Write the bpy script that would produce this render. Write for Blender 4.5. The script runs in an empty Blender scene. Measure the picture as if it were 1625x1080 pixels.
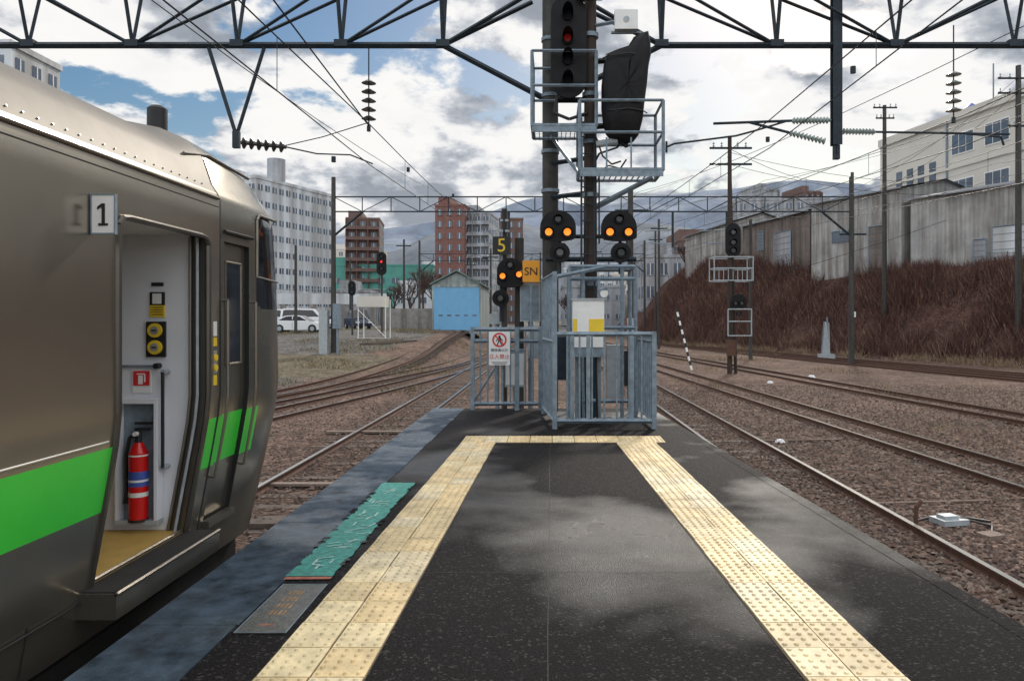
import bpy, math, random
from mathutils import Vector, noise
random.seed(7)
R=math.radians
scene=bpy.context.scene
# ---------------------------------------------------------------- materials
def M(name,col,rough=.6,metal=0,var=.18,scale=4,bump=.0,bscale=40,rvar=0,emit=0,stretch=None,spec=None,streak=0):
    m=bpy.data.materials.new(name); m.use_nodes=True
    nt=m.node_tree; N=nt.nodes; L=nt.links
    b=N['Principled BSDF']
    b.inputs['Roughness'].default_value=rough; b.inputs['Metallic'].default_value=metal
    if spec is not None: b.inputs['Specular IOR Level'].default_value=spec
    tc=N.new('ShaderNodeTexCoord'); mp=N.new('ShaderNodeMapping')
    L.new(tc.outputs['Object'],mp.inputs[0])
    if stretch: mp.inputs['Scale'].default_value=stretch
    nz=N.new('ShaderNodeTexNoise'); nz.inputs['Scale'].default_value=scale; nz.inputs['Detail'].default_value=8
    nz.inputs['Roughness'].default_value=.65
    L.new(mp.outputs[0],nz.inputs['Vector'])
    cr=N.new('ShaderNodeValToRGB')
    cr.color_ramp.elements[0].position=.3; cr.color_ramp.elements[1].position=.7
    cr.color_ramp.elements[0].color=[c*(1-var) for c in col]+[1]
    cr.color_ramp.elements[1].color=[min(1,c*(1+var)) for c in col]+[1]
    L.new(nz.outputs[0],cr.inputs[0])
    out=cr.outputs[0]
    if streak:
        mp2=N.new('ShaderNodeMapping'); mp2.inputs['Scale'].default_value=(1,1,.06); L.new(tc.outputs['Object'],mp2.inputs[0])
        n2=N.new('ShaderNodeTexNoise'); n2.inputs['Scale'].default_value=streak; n2.inputs['Detail'].default_value=6; L.new(mp2.outputs[0],n2.inputs['Vector'])
        r2=N.new('ShaderNodeValToRGB'); r2.color_ramp.elements[0].position=.35; r2.color_ramp.elements[1].position=.6
        r2.color_ramp.elements[0].color=(.45,.4,.36,1); r2.color_ramp.elements[1].color=(1,1,1,1); L.new(n2.outputs[0],r2.inputs[0])
        mx=N.new('ShaderNodeMixRGB'); mx.blend_type='MULTIPLY'; mx.inputs[0].default_value=.8
        L.new(out,mx.inputs[1]); L.new(r2.outputs[0],mx.inputs[2]); out=mx.outputs[0]
    L.new(out,b.inputs['Base Color'])
    if rvar:
        mr=N.new('ShaderNodeMapRange'); mr.inputs[1].default_value=.35; mr.inputs[2].default_value=.65
        mr.inputs[3].default_value=max(.03,rough-rvar); mr.inputs[4].default_value=min(1,rough+rvar)
        n3=N.new('ShaderNodeTexNoise'); n3.inputs['Scale'].default_value=scale*.35; n3.inputs['Detail'].default_value=4
        L.new(tc.outputs['Object'],n3.inputs['Vector']); L.new(n3.outputs[0],mr.inputs[0]); L.new(mr.outputs[0],b.inputs['Roughness'])
    if bump:
        nb=N.new('ShaderNodeTexNoise'); nb.inputs['Scale'].default_value=bscale; nb.inputs['Detail'].default_value=4
        L.new(mp.outputs[0],nb.inputs['Vector'])
        bp=N.new('ShaderNodeBump'); bp.inputs['Strength'].default_value=bump; bp.inputs['Distance'].default_value=.02
        L.new(nb.outputs[0],bp.inputs['Height']); L.new(bp.outputs[0],b.inputs['Normal'])
    if emit:
        b.inputs['Emission Color'].default_value=list(col)+[1]; b.inputs['Emission Strength'].default_value=emit
    return m
asphalt=M('wet_asphalt',(.0135,.0120,.0128),.5,0,.9,70,.45,110,.0)
# patches of standing damp: smoother and more reflective where the noise is high
def wetpatch(m,wet,dry,sc,p0,p1,s_dry,s_wet,stretch=(1,1,1),flecks=False):
    nt=m.node_tree;N=nt.nodes;L=nt.links;b=N['Principled BSDF'];tc=[n for n in N if n.type=='TEX_COORD'][0]
    mp=N.new('ShaderNodeMapping');mp.inputs['Scale'].default_value=stretch;L.new(tc.outputs['Object'],mp.inputs[0])
    n=N.new('ShaderNodeTexNoise');n.inputs['Scale'].default_value=sc;n.inputs['Detail'].default_value=6;n.inputs['Roughness'].default_value=.5;L.new(mp.outputs[0],n.inputs['Vector'])
    mr=N.new('ShaderNodeMapRange');mr.inputs[1].default_value=p0;mr.inputs[2].default_value=p1;mr.inputs[3].default_value=dry;mr.inputs[4].default_value=wet
    L.new(n.outputs[0],mr.inputs[0]);L.new(mr.outputs[0],b.inputs['Roughness'])
    m2=N.new('ShaderNodeMapRange');m2.inputs[1].default_value=p0;m2.inputs[2].default_value=p1;m2.inputs[3].default_value=s_dry;m2.inputs[4].default_value=s_wet
    L.new(n.outputs[0],m2.inputs[0]);L.new(m2.outputs[0],b.inputs['Specular IOR Level'])
    if flecks:   # pale aggregate showing through the binder
        src=b.inputs['Base Color'].links[0].from_socket
        vo=N.new('ShaderNodeTexVoronoi');vo.inputs['Scale'].default_value=75;L.new(tc.outputs['Object'],vo.inputs['Vector'])
        sp=N.new('ShaderNodeSeparateColor');L.new(vo.outputs['Color'],sp.inputs[0])
        r=N.new('ShaderNodeMapRange');r.inputs[1].default_value=.86;r.inputs[2].default_value=.99;L.new(sp.outputs[0],r.inputs[0])
        mx=N.new('ShaderNodeMixRGB');L.new(r.outputs[0],mx.inputs[0]);L.new(src,mx.inputs[1]);mx.inputs[2].default_value=(.06,.054,.052,1);L.new(mx.outputs[0],b.inputs['Base Color'])
wetpatch(asphalt,.27,.6,.5,.52,.68,.045,.42,flecks=True)
coping=M('wet_concrete_coping',(.050,.070,.095),.4,0,.7,6,.25,120)
wetpatch(coping,.22,.6,1.3,.48,.58,.08,.5)
concrete=M('concrete',(.28,.27,.25),.85,0,.25,3,.3,30,streak=2)
yel=[M('tactile_yellow_%s'%c,v,.5,0,.32,6,.15,60) for c,v in zip('abcd',[(.68,.52,.28),(.60,.47,.26),(.73,.60,.36),(.64,.54,.35)])]
grout=M('grout',(.09,.065,.04),.8)
teal=M('teal_paint',(.02,.25,.20),.5,0,.55,18,.2,90)
whitep=M('white_paint',(.78,.78,.76),.5,0,.06)
wornwhite=M('worn_white_paint',(.35,.55,.5),.6,0,.3,30)
redorange=M('red_orange_paint',(.36,.11,.06),.6,0,.5,20)
platem=M('worn_grey_plate',(.085,.085,.078),.4,0,.5,22,.2,60)
ochre=M('ochre_text',(.30,.17,.07),.6,0,.5,40)
steel=M('train_body_metal',(.37,.335,.28),.25,.86,.08,1.1,.035,3.5,.05)
steel2=M('train_cab_metal',(.23,.215,.18),.25,.8,.12,2,.03,5,.05)
roofm=M('train_roof',(.17,.155,.135),.55,.4,.15,3)
trim=M('train_trim_metal',(.27,.245,.21),.33,.85,.1,6)
green=M('green_band',(.05,.60,.05),.30,0,.05,4)
blackg=M('black_glass',(.012,.013,.018),.08,0,.1)
rubber=M('black_rubber',(.012,.012,.012),.7,0,.2)
dark=M('dark_underframe',(.02,.018,.016),.8,0,.4,8)
inner=M('vestibule_panel',(.74,.76,.80),.45,0,.03)
innerf=M('vestibule_floor',(.56,.35,.09),.6,0,.12,10)
red=M('extinguisher_red',(.58,.010,.010),.25,0,.05)
redp=M('red_sign_paint',(.65,.03,.03),.5,0,.05)
blue=M('label_blue',(.05,.1,.4),.5)
yellow=M('yellow_paint',(.8,.56,.03),.5,0,.08)
orange=M('orange_sign',(.85,.36,.02),.5,0,.08)
black=M('matt_black',(.012,.012,.013),.55,0,.3,8)
blackm=M('signal_black',(.010,.010,.011),.55,0,.3,6,.1,30,spec=.22)
bagm=M('black_cover',(.009,.009,.010),.5,0,.3,6,.5,9,spec=.2)
galv=M('galvanised_blue_grey',(.19,.245,.29),.5,.15,.35,9,.1,50)
galvl=M('galvanised_light',(.36,.40,.42),.5,.1,.2,9)
gantrym=M('gantry_paint',(.024,.036,.046),.6,.1,.3,6,spec=.3)
polem=M('pole_steel_dark',(.062,.062,.058),.7,.1,.35,5,.3,30,streak=5)
woodp=M('pole_wood_dark',(.045,.032,.025),.85,0,.4,6,.4,40,stretch=(1,1,.1))
ins=M('insulator_porcelain',(.28,.34,.32),.25,0,.15)
insd=M('insulator_dark',(.05,.042,.042),.3,0,.2)
wirem=M('wire',(.022,.022,.024),.5,.5,.1)
railtop=M('polished_rail',(.82,.80,.77),.17,1,.08,8)
rust=M('rusty_rail',(.10,.05,.034),.85,0,.35,12,.3,60)
sleeperm=M('sleeper',(.095,.072,.058),.9,0,.5,5,.4,40)
stone=[M('ballast_stone_%s'%c,v,.9,0,.3,15) for c,v in zip('abcd',[(.125,.084,.066),(.21,.16,.13),(.07,.046,.038),(.15,.095,.072)])]
amber=M('lit_amber',(1.,.27,.02),.4,0,0,emit=1.15)
redl=M('lit_red',(.40,.010,.008),.4,0,0,emit=.10)
redl2=M('lit_red_bright',(1.,.03,.03),.4,0,0,emit=1.1)
lensd=M('unlit_lens',(.03,.035,.045),.1,0,.2)
shedblue=M('shed_blue_shutter',(.18,.45,.72),.55,0,.08,2)
shedwall=M('shed_wall',(.34,.40,.40),.7,0,.15,3,streak=3)
shedroof=M('shed_roof',(.14,.21,.19),.6,.1,.2,3)
wwall=M('white_render',(.66,.70,.73),.8,0,.08,.4,streak=.6)
gwall=M('grey_render',(.36,.38,.41),.8,0,.15,.5,streak=.7)
bwall=M('brown_brick',(.16,.10,.085),.85,0,.15,.8)
bwall2=M('red_brick',(.20,.095,.08),.85,0,.15,.8)
cream=M('cream_wall',(.62,.59,.53),.8,0,.06,.5)
tealb=M('teal_wall',(.10,.33,.28),.7,0,.15,.5)
corr=M('corrugated_grey',(.38,.38,.37),.75,.0,.3,.6,streak=2.2)
corrd=M('corrugated_rust',(.19,.16,.145),.8,.0,.35,.6,streak=2)
slate=M('metal_roof',(.24,.25,.27),.55,.2,.2,.7)
win=M('window_glass',(.10,.13,.17),.12,0,.4,.3)
carw=M('car_white',(.78,.79,.8),.25,0,.02)
card=M('car_dark',(.03,.045,.08),.25,0,.02)
brush=[M('dry_brush_%s'%c,v,.9,0,.25,2) for c,v in zip('abcd',[(.115,.050,.040),(.065,.032,.028),(.17,.085,.062),(.26,.175,.125)])]
straw=[M('dry_grass_%s'%c,v,.9,0,.25,2) for c,v in zip('ab',[(.27,.21,.12),(.13,.12,.06)])]
bark=M('bark',(.10,.07,.06),.9,0,.3,3)
stonew=M('white_ballast_bag',(.75,.75,.76),.7,0,.1)
# ---------------------------------------------------------------- builder
class B:
    def __init__(s,name): s.n=name;s.v=[];s.f=[];s.m=[];s.mats=[]
    def mi(s,m):
        if m not in s.mats: s.mats.append(m)
        return s.mats.index(m)
    def poly(s,pts,m):
        i=len(s.v); s.v+= [tuple(p) for p in pts]; s.f.append(tuple(range(i,i+len(pts)))); s.m.append(s.mi(m))
    def box(s,x0,x1,y0,y1,z0,z1,m,rz=0,piv=None):
        P=[(x0,y0,z0),(x1,y0,z0),(x1,y1,z0),(x0,y1,z0),(x0,y0,z1),(x1,y0,z1),(x1,y1,z1),(x0,y1,z1)]
        if rz:
            cx,cy=piv or ((x0+x1)/2,(y0+y1)/2);c,sn=math.cos(rz),math.sin(rz)
            P=[(cx+(a-cx)*c-(b-cy)*sn,cy+(a-cx)*sn+(b-cy)*c,z) for a,b,z in P]
        i=len(s.v); s.v+=P; k=s.mi(m)
        for f in ((0,3,2,1),(4,5,6,7),(0,1,5,4),(1,2,6,5),(2,3,7,6),(3,0,4,7)):
            s.f.append(tuple(i+j for j in f)); s.m.append(k)
    def cyl(s,p,q,r,m,n=8,r2=None,caps=True):
        p=Vector(p);q=Vector(q);d=q-p
        if d.length<1e-6:return
        d.normalize();a=d.orthogonal().normalized();b=d.cross(a);r2=r if r2 is None else r2
        i=len(s.v);k=s.mi(m)
        for t in range(n):
            w=(t+.5)*2*math.pi/n;o=a*math.cos(w)+b*math.sin(w)
            s.v.append(tuple(p+o*r));s.v.append(tuple(q+o*r2))
        for t in range(n):
            u=(t+1)%n;s.f.append((i+2*t,i+2*u,i+2*u+1,i+2*t+1));s.m.append(k)
        if caps:
            s.f.append(tuple(i+2*t for t in reversed(range(n))));s.m.append(k)
            s.f.append(tuple(i+2*t+1 for t in range(n)));s.m.append(k)
    def beam(s,p,q,w,m): s.cyl(p,q,w*.707,m,4)
    def path(s,pts,r,m,n=6):
        for a,b in zip(pts,pts[1:]): s.cyl(a,b,r,m,n)
    def extr(s,pts,y0,y1,m,mside=None):
        n=len(pts); s.poly([(x,y0,z) for x,z in pts],m); s.poly([(x,y1,z) for x,z in reversed(pts)],m)
        for i in range(n):
            a=pts[i];b=pts[(i+1)%n]
            s.poly([(a[0],y0,a[1]),(a[0],y1,a[1]),(b[0],y1,b[1]),(b[0],y0,b[1])],mside or m)
    def done(s,smooth=30,rot=None,loc=None,parent=None,weld=False):
        me=bpy.data.meshes.new(s.n)
        if loc is None:
            xs=[v[0] for v in s.v];ys=[v[1] for v in s.v];zs=[v[2] for v in s.v]
            o=((min(xs)+max(xs))/2,(min(ys)+max(ys))/2,min(zs))
            vs=[(v[0]-o[0],v[1]-o[1],v[2]-o[2]) for v in s.v]
        else: o=loc;vs=s.v
        me.from_pydata(vs,[],s.f)
        for m in s.mats: me.materials.append(m)
        me.polygons.foreach_set('material_index',s.m)
        if weld:
            import bmesh
            bm_=bmesh.new();bm_.from_mesh(me);bmesh.ops.remove_doubles(bm_,verts=bm_.verts,dist=.0004);bm_.to_mesh(me);bm_.free()
        if smooth:
            me.polygons.foreach_set('use_smooth',[True]*len(me.polygons)); me.update(); me.set_sharp_from_angle(angle=R(smooth))
        ob=bpy.data.objects.new(s.n,me); scene.collection.objects.link(ob); ob.location=o
        if rot: ob.rotation_euler=rot
        if parent: ob.parent=parent; ob.location=Vector(o)-parent.location
        return ob
def text(par,st,loc,size,m,rot=(90,0,0),name='lettering',align='CENTER',sx=1):
    c=bpy.data.curves.new(name,'FONT');c.body=st;c.size=size;c.align_x=align;c.align_y='CENTER';c.extrude=.0015
    c.materials.append(m);o=bpy.data.objects.new(name,c);scene.collection.objects.link(o)
    o.rotation_euler=[R(a) for a in rot];o.scale=(sx,1,1);o.parent=par;o.location=Vector(loc)-par.location
    return o
def ss(a,b,x):
    t=max(0,min(1,(x-a)/(b-a)));return t*t*(3-2*t)
# ---------------------------------------------------------------- terrain
def xb(y): return min(34,max(12,27-.345*(y-42)))
def plat(y): return 6.1+max(0,min(3.6,(y-48)*.09))
def h(x,y):
    z=1.8*ss(25,72,y)*ss(-5.5,-9.5,x)
    z=max(z,1.8*ss(90,150,y))
    t=ss(0,7.5,x-xb(y))
    lin=max(0,min(1,(x-xb(y))/7.5))
    return z*(1-lin)+plat(y)*(.5*t+.5*lin)
def axis(parts):
    o=[]
    for a,b,st in parts:
        n=max(1,int(round((b-a)/st)))
        o+=[a+(b-a)*i/n for i in range(n)]
    o.append(parts[-1][1]);return o
gx=axis([(-4000,-400,450),(-400,-60,30),(-60,-16,2),(-16,44,.75),(44,70,3),(70,400,30),(400,4000,450)])
gy=axis([(-300,-20,35),(-20,0,2),(0,110,.8),(110,170,4),(170,600,40),(600,5000,400)])
vs=[];cols=[]
for y in gy:
    for x in gx:
        z=h(x,y)
        n=noise.noise(Vector((x*.25,y*.25,0)))
        n2=noise.noise(Vector((x*.06,y*.06,3)))
        z+= .03*n if -16<x<44 and 0<y<110 else 0
        vs.append((x,y,z))
        l=(x-xb(y))
        if l>-1 and y<140: c=(.075,.040,.032)
        elif l>8: c=(.15,.14,.12)
        elif x<-10.5-3*n2-max(0,(y-25)*.01): c=(.115,.108,.10)
        elif y>110: c=(.13,.125,.115)
        else:
            c=(.120+.035*n,.079+.022*n,.061+.016*n)
            if abs(x+3.84)<1.0 or abs(x-3.7)<.9: c=(.08,.052,.040)
        if -30<x<-6 and 22<y<75 and n2>.12: c=(.12,.10,.068)
        cols+= [c[0],c[1],c[2],1]
nx=len(gx)
fs=[(j*nx+i,j*nx+i+1,(j+1)*nx+i+1,(j+1)*nx+i) for j in range(len(gy)-1) for i in range(nx-1)]
me=bpy.data.meshes.new('ground');me.from_pydata(vs,[],fs)
ca=me.color_attributes.new('base','FLOAT_COLOR','POINT');ca.data.foreach_set('color',cols)
me.polygons.foreach_set('use_smooth',[True]*len(fs))
gm=bpy.data.materials.new('ground_ballast_earth');gm.use_nodes=True
N=gm.node_tree.nodes;L=gm.node_tree.links;b=N['Principled BSDF'];b.inputs['Roughness'].default_value=.95;b.inputs['Specular IOR Level'].default_value=.2
at=N.new('ShaderNodeVertexColor');at.layer_name='base';tc=N.new('ShaderNodeTexCoord')
vo=N.new('ShaderNodeTexVoronoi');vo.inputs['Scale'].default_value=16;L.new(tc.outputs['Object'],vo.inputs['Vector'])
n1=N.new('ShaderNodeTexNoise');n1.inputs['Scale'].default_value=1.1;n1.inputs['Detail'].default_value=10;n1.inputs['Roughness'].default_value=.75;L.new(tc.outputs['Object'],n1.inputs['Vector'])
sp=N.new('ShaderNodeSeparateColor');L.new(vo.outputs['Color'],sp.inputs[0])
mr=N.new('ShaderNodeMapRange');mr.inputs[3].default_value=.3;mr.inputs[4].default_value=2.0;L.new(sp.outputs[0],mr.inputs[0])
mr2=N.new('ShaderNodeMapRange');mr2.inputs[1].default_value=.3;mr2.inputs[2].default_value=.7;mr2.inputs[3].default_value=.4;mr2.inputs[4].default_value=1.55;L.new(n1.outputs[0],mr2.inputs[0])
mu=N.new('ShaderNodeMath');mu.operation='MULTIPLY';L.new(mr.outputs[0],mu.inputs[0]);L.new(mr2.outputs[0],mu.inputs[1])
vm=N.new('ShaderNodeVectorMath');vm.operation='SCALE';L.new(at.outputs[0],vm.inputs[0]);L.new(mu.outputs[0],vm.inputs['Scale']);L.new(vm.outputs[0],b.inputs['Base Color'])
bp=N.new('ShaderNodeBump');bp.inputs['Strength'].default_value=.9;bp.inputs['Distance'].default_value=.05;bp.invert=True;L.new(vo.outputs['Distance'],bp.inputs['Height']);L.new(bp.outputs[0],b.inputs['Normal'])
me.materials.append(gm);g=bpy.data.objects.new('ground',me);scene.collection.objects.link(g)
# ---------------------------------------------------------------- platform
ZP=1.0
def re(y): return 2.73-.068*y
p=B('station_platform')
y0,y1=-8,13.6
p.poly([(-2.15,y0,ZP),(re(y0),y0,ZP),(re(y1),y1,ZP),(-2.15,y1,ZP)],asphalt)
for a,c in (((-2.15,y0),(re(y0),y0)),((re(y0),y0),(re(y1),y1)),((re(y1),y1),(-2.15,y1)),((-2.15,y1),(-2.15,y0))):
    p.poly([(a[0],a[1],-.3),(c[0],c[1],-.3),(c[0],c[1],ZP),(a[0],a[1],ZP)],concrete)
y=y0
while y<y1-.1:
    e=min(y+1.98,y1)
    p.box(-2.17,-1.67+.006*y,y+.003,e-.003,ZP-.1,ZP+.006,coping); y+=1.98
y=y0
while y<y1-.1:
    e=min(y+1.98,y1)
    P=[(re(y)-.1,y+.001),(re(y)+.015,y+.001),(re(e)+.015,e-.001),(re(e)-.1,e-.001)]
    p.poly([(a,c,ZP+.003) for a,c in P],asphalt)
    p.poly([(P[1][0],P[1][1],ZP-.12),(P[2][0],P[2][1],ZP-.12),(P[2][0],P[2][1],ZP+.003),(P[1][0],P[1][1],ZP+.003)],concrete)
    y+=1.98
pr=None
for i in range(80):
    yy=y0+17.6*i/79;xx=-.02+.012*noise.noise(Vector((yy*1.7,0,0)))
    if pr: p.poly([(pr[0],pr[1],ZP+.0012),(pr[0]+.005,pr[1],ZP+.0012),(xx+.005,yy,ZP+.0012),(xx,yy,ZP+.0012)],rubber)
    pr=(xx,yy)
pr=None
for i in range(40):
    xx=-.86+2.0*i/39;yy=4.7+.03*noise.noise(Vector((xx*3,0,0)))
    if pr: p.poly([(pr[0],pr[1],ZP+.0016),(xx,yy,ZP+.0016),(xx,yy+.006,ZP+.0016),(pr[0],pr[1]+.006,ZP+.0016)],rubber)
    pr=(xx,yy)
p.done(0)
def strip(name,fi,fo,ya,yb):
    t=B(name)
    y=ya
    while y<yb-.01:
        e=min(y+.3,yb)
        a0,a1,c0,c1=fo(y),fi(y),fo(e),fi(e)
        lo0,hi0=min(a0,a1),max(a0,a1);lo1,hi1=min(c0,c1),max(c0,c1)
        t.poly([(lo0-.006,y,ZP+.004),(hi0+.006,y,ZP+.004),(hi1+.006,e,ZP+.004),(lo1-.006,e,ZP+.004)],grout)
        for u0,u1 in ((0,.5),(.5,1)) :
            m=random.choice(yel);g=.004
            X=lambda yy,l,hh,u:l+(hh-l)*u
            j=random.uniform(-.003,.003)
            q=[(X(y,lo0,hi0,u0)+g+j,y+g),(X(y,lo0,hi0,u1)-g+j,y+g),(X(e,lo1,hi1,u1)-g+j,e-g),(X(e,lo1,hi1,u0)+g+j,e-g)]
            dz=random.uniform(0,.003)
            t.poly([(a,c,ZP+.010+dz) for a,c in q],m)
            for k in range(4):
                a=q[k];c=q[(k+1)%4];t.poly([(a[0],a[1],ZP+.004),(c[0],c[1],ZP+.004),(c[0],c[1],ZP+.010+dz),(a[0],a[1],ZP+.010+dz)],m)
            for r in range(5):
                yy=y+.03+r*.06
                if yy>e-.02: break
                w=(yy-y)/(e-y);l=lo0+(lo1-lo0)*w;hh=hi0+(hi1-hi0)*w
                for c in range(4):
                    if random.random()<.05: continue
                    xx=l+(hh-l)*(u0+(u1-u0)*(c+.5)/4)
                    t.cyl((xx,yy,ZP+.009),(xx,yy,ZP+.020),.0165,m,8,.0085)
        y+=.3
    return t.done(40)
strip('tactile_paving',lambda y:-.89+.016*y,lambda y:-1.40+.022*y,-3,9.72)
strip('tactile_paving',lambda y:1.28-.044*y,lambda y:1.70-.0334*y,-3,9.72)
t=B('tactile_paving')
x=-1.19
while x<1.3:
    m=random.choice(yel);t.box(x+.004,x+.3-.004,9.73,10.25,ZP+.002,ZP+.011,m)
    for r in range(8):
        for c in range(5):
            t.cyl((x+.03+c*.06,9.77+r*.062,ZP+.01),(x+.03+c*.06,9.77+r*.062,ZP+.020),.0165,m,8,.0085)
    x+=.3
t.done(40)
t=B('painted_boarding_marking')
n=60
pts=[(-1.66+random.uniform(-.01,.01),4.62+2.68*i/n) for i in range(n+1)];pts2=[(-1.37+.02*i/n+random.uniform(-.01,.01),4.62+2.68*i/n) for i in range(n+1)]
for i in range(n): t.poly([(pts[i][0],pts[i][1],ZP+.007),(pts2[i][0],pts2[i][1],ZP+.007),(pts2[i+1][0],pts2[i+1][1],ZP+.007),(pts[i+1][0],pts[i+1][1],ZP+.007)],teal)
t.poly([(-1.66,4.56,ZP+.007),(-1.37,4.57,ZP+.007),(-1.37,4.61,ZP+.007),(-1.66,4.61,ZP+.007)],redorange)
for i in range(40):
    a=random.choice(pts[2:-2]+pts2[2:-2]);s_=random.uniform(.01,.03)
    t.poly([(a[0]-s_,a[1]-s_,ZP+.0085),(a[0]+s_,a[1]-s_*.6,ZP+.0085),(a[0]+s_*.7,a[1]+s_*1.5,ZP+.0085),(a[0]-s_*.9,a[1]+s_,ZP+.0085)],asphalt)
for i in range(6):
    cx,cy=-1.51+random.uniform(-.03,.03),4.85+i*.4
    for k in range(7):
        u=(cx+random.uniform(-.08,.08),cy+random.uniform(-.12,.12));a=random.choice((0,1.57,1.2,.4));l=random.uniform(.04,.12);v=(u[0]+l*math.cos(a),u[1]+l*math.sin(a))
        d=Vector((v[0]-u[0],v[1]-u[1]));nn=Vector((-d.y,d.x)).normalized()*.008
        t.poly([(u[0]-nn.x,u[1]-nn.y,ZP+.009+.0004*k),(v[0]-nn.x,v[1]-nn.y,ZP+.009+.0004*k),(v[0]+nn.x,v[1]+nn.y,ZP+.009+.0004*k),(u[0]+nn.x,u[1]+nn.y,ZP+.009+.0004*k)],wornwhite)
t.done(0)
t=B('platform_marker_plate');t.box(-1.63,-1.36,3.78,4.48,ZP+.001,ZP+.007,platem)
for q in ((-1.63,-1.36,3.78,3.785),(-1.63,-1.36,4.475,4.48),(-1.63,-1.625,3.785,4.475),(-1.365,-1.36,3.785,4.475)): t.box(q[0],q[1],q[2],q[3],ZP+.007,ZP+.0085,galv)
for i in range(4):
    yy=4.0+i*.1
    for k in range(4):
        xa=-1.54+k*.024+random.uniform(-.004,.004);t.box(xa,xa+.012,yy+random.uniform(0,.01),yy+.06+random.uniform(0,.02),ZP+.007,ZP+.0078,ochre)
t.box(-1.54,-1.46,3.87,3.885,ZP+.007,ZP+.0079,redorange)
t.done(0)
# ---------------------------------------------------------------- tracks
def resample(pts,st):
    out=[];acc=0
    P=[Vector(q) for q in pts]
    dense=[]
    for i in range(len(P)-1):
        p0=P[max(i-1,0)];p1=P[i];p2=P[i+1];p3=P[min(i+2,len(P)-1)]
        for k in range(30):
            t=k/30;dense.append(.5*((2*p1)+(-p0+p2)*t+(2*p0-5*p1+4*p2-p3)*t*t+(-p0+3*p1-3*p2+p3)*t**3))
    dense.append(P[-1]);out=[dense[0]];
    for a,b_ in zip(dense,dense[1:]):
        d=(b_-a).length
        while acc+d>=st:
            t=(st-acc)/d;a=a+(b_-a)*t;out.append(a.copy());d=(b_-a).length;acc=0
        acc+=d
    return out
def track(pts,shine=True,bury=.0):
    t=B('railway_track')
    C=resample(pts,1.0);G=.57
    for sgn in (-1,1):
        prev=None
        for i,c in enumerate(C):
            a=C[max(i-1,0)];b_=C[min(i+1,len(C)-1)];d=(b_-a).normalized();n=Vector((d.y,-d.x))
            o=c+n*sgn*G;z=h(c.x,c.y)+.0
            ring=[(o+n*w,z+zz) for w,zz in ((-.065,.0),(-.065,.02),(-.012,.035),(-.012,.09),(-.034,.1),(-.034,.125),(.034,.125),(.034,.1),(.012,.09),(.012,.035),(.065,.02),(.065,.0))]
            ring=[(q.x,q.y,zz) for q,zz in ring]
            if prev:
                for k in range(len(ring)-1):
                    t.poly([prev[k],prev[k+1],ring[k+1],ring[k]],(railtop if shine else rust) if k==5 else rust)
            prev=ring
    rs=resample(pts,.62)
    for c,b_ in zip(rs,rs[1:]):
        d=(b_-c).normalized();ang=math.atan2(-d.x,d.y);z=h(c.x,c.y)-bury
        w=random.uniform(1.0,1.1);ang+=random.uniform(-.02,.02)
        t.box(c.x-w,c.x+w,c.y-.1,c.y+.1,z-.1,z+.012+random.uniform(-.012,.012),sleeperm,ang)
    return t.done(0)
track([(-3.84,-20),(-3.84,20),(-3.84,45),(-3.6,80),(-3.4,108)],bury=.008)
track([(3.85,-20),(3.85,10),(3.5,35),(3.2,60),(3.0,110)],bury=.01)
track([(9.0,-10),(7.6,12),(6.1,37),(4.6,62),(3.6,90)],bury=.025)
track([(15.2,-8),(12.3,19),(10.3,40),(7.6,66),(5,100)],bury=.03)
track([(26.5,5),(20.6,32),(15.5,58),(10.5,90)],False,bury=.02)
track([(28.5,8),(22.8,33),(17.7,58),(12.0,90)],False,bury=.02)
track([(-9.5,10),(-7.6,20),(-5.5,33),(-4.2,47),(-3.8,58)],bury=.02)
track([(-13,14),(-9.6,25),(-8.3,40),(-8.6,56),(-8.9,71)],False,bury=.03)
track([(-13.6,8),(-10.3,18),(-8,29),(-6,42),(-5.6,60),(-5.2,80)],bury=.02)
def rocks(name,n,fx,fy,smin,smax,mats):
    t=B(name)
    for i in range(n):
        y=fy();x=fx(y);z=h(x,y)+.015;s=random.uniform(smin,smax);a=random.uniform(0,6.28)
        pts=[]
        for j in range(4):
            w=a+j*1.57;pts.append((x+math.cos(w)*s*random.uniform(.7,1.2),y+math.sin(w)*s*random.uniform(.7,1.2),z+random.uniform(-.3,.3)*s))
        top=(x,y,z+s*random.uniform(.5,1));m=random.choice(mats);k=t.mi(m);b0=len(t.v)
        t.v+=pts+[top]
        for j in range(4): t.f.append((b0+j,b0+(j+1)%4,b0+4));t.m.append(k)
    return t.done(0)
rocks('ballast_gravel',42000,lambda y:random.uniform(2.4,4+y*.62),lambda:3+27*random.random()**1.6,.02,.045,stone)
rocks('ballast_gravel',12000,lambda y:random.uniform(-11,-2.3),lambda:6+25*random.random()**1.3,.02,.045,stone)
def blades(name,n,gen,mats,wmin,wmax,lean=.35):
    t=B(name);ks=[t.mi(m) for m in mats]
    for i in range(n):
        x,y,hh=gen();z=h(x,y)-.05;a=random.uniform(0,3.14);w=random.uniform(wmin,wmax)
        dx,dy=math.cos(a)*w,math.sin(a)*w;lx,ly=random.gauss(0,lean)*hh,random.gauss(0,lean)*hh
        b0=len(t.v);t.v+=[(x-dx,y-dy,z),(x+dx,y+dy,z),(x+lx,y+ly,z+hh)];t.f.append((b0,b0+1,b0+2));t.m.append(random.choice(ks))
    return t.done(0)
def gb():
    while 1:
        y=24+86*random.random()**1.2
        t=random.random();x=xb(y)+.2+t*8.6
        c=noise.noise(Vector((x*.35,y*.35,1)))
        if c+random.random()*.7>.05: return x,y,(.4+.8*random.random())*(1+1.0*c)
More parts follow.
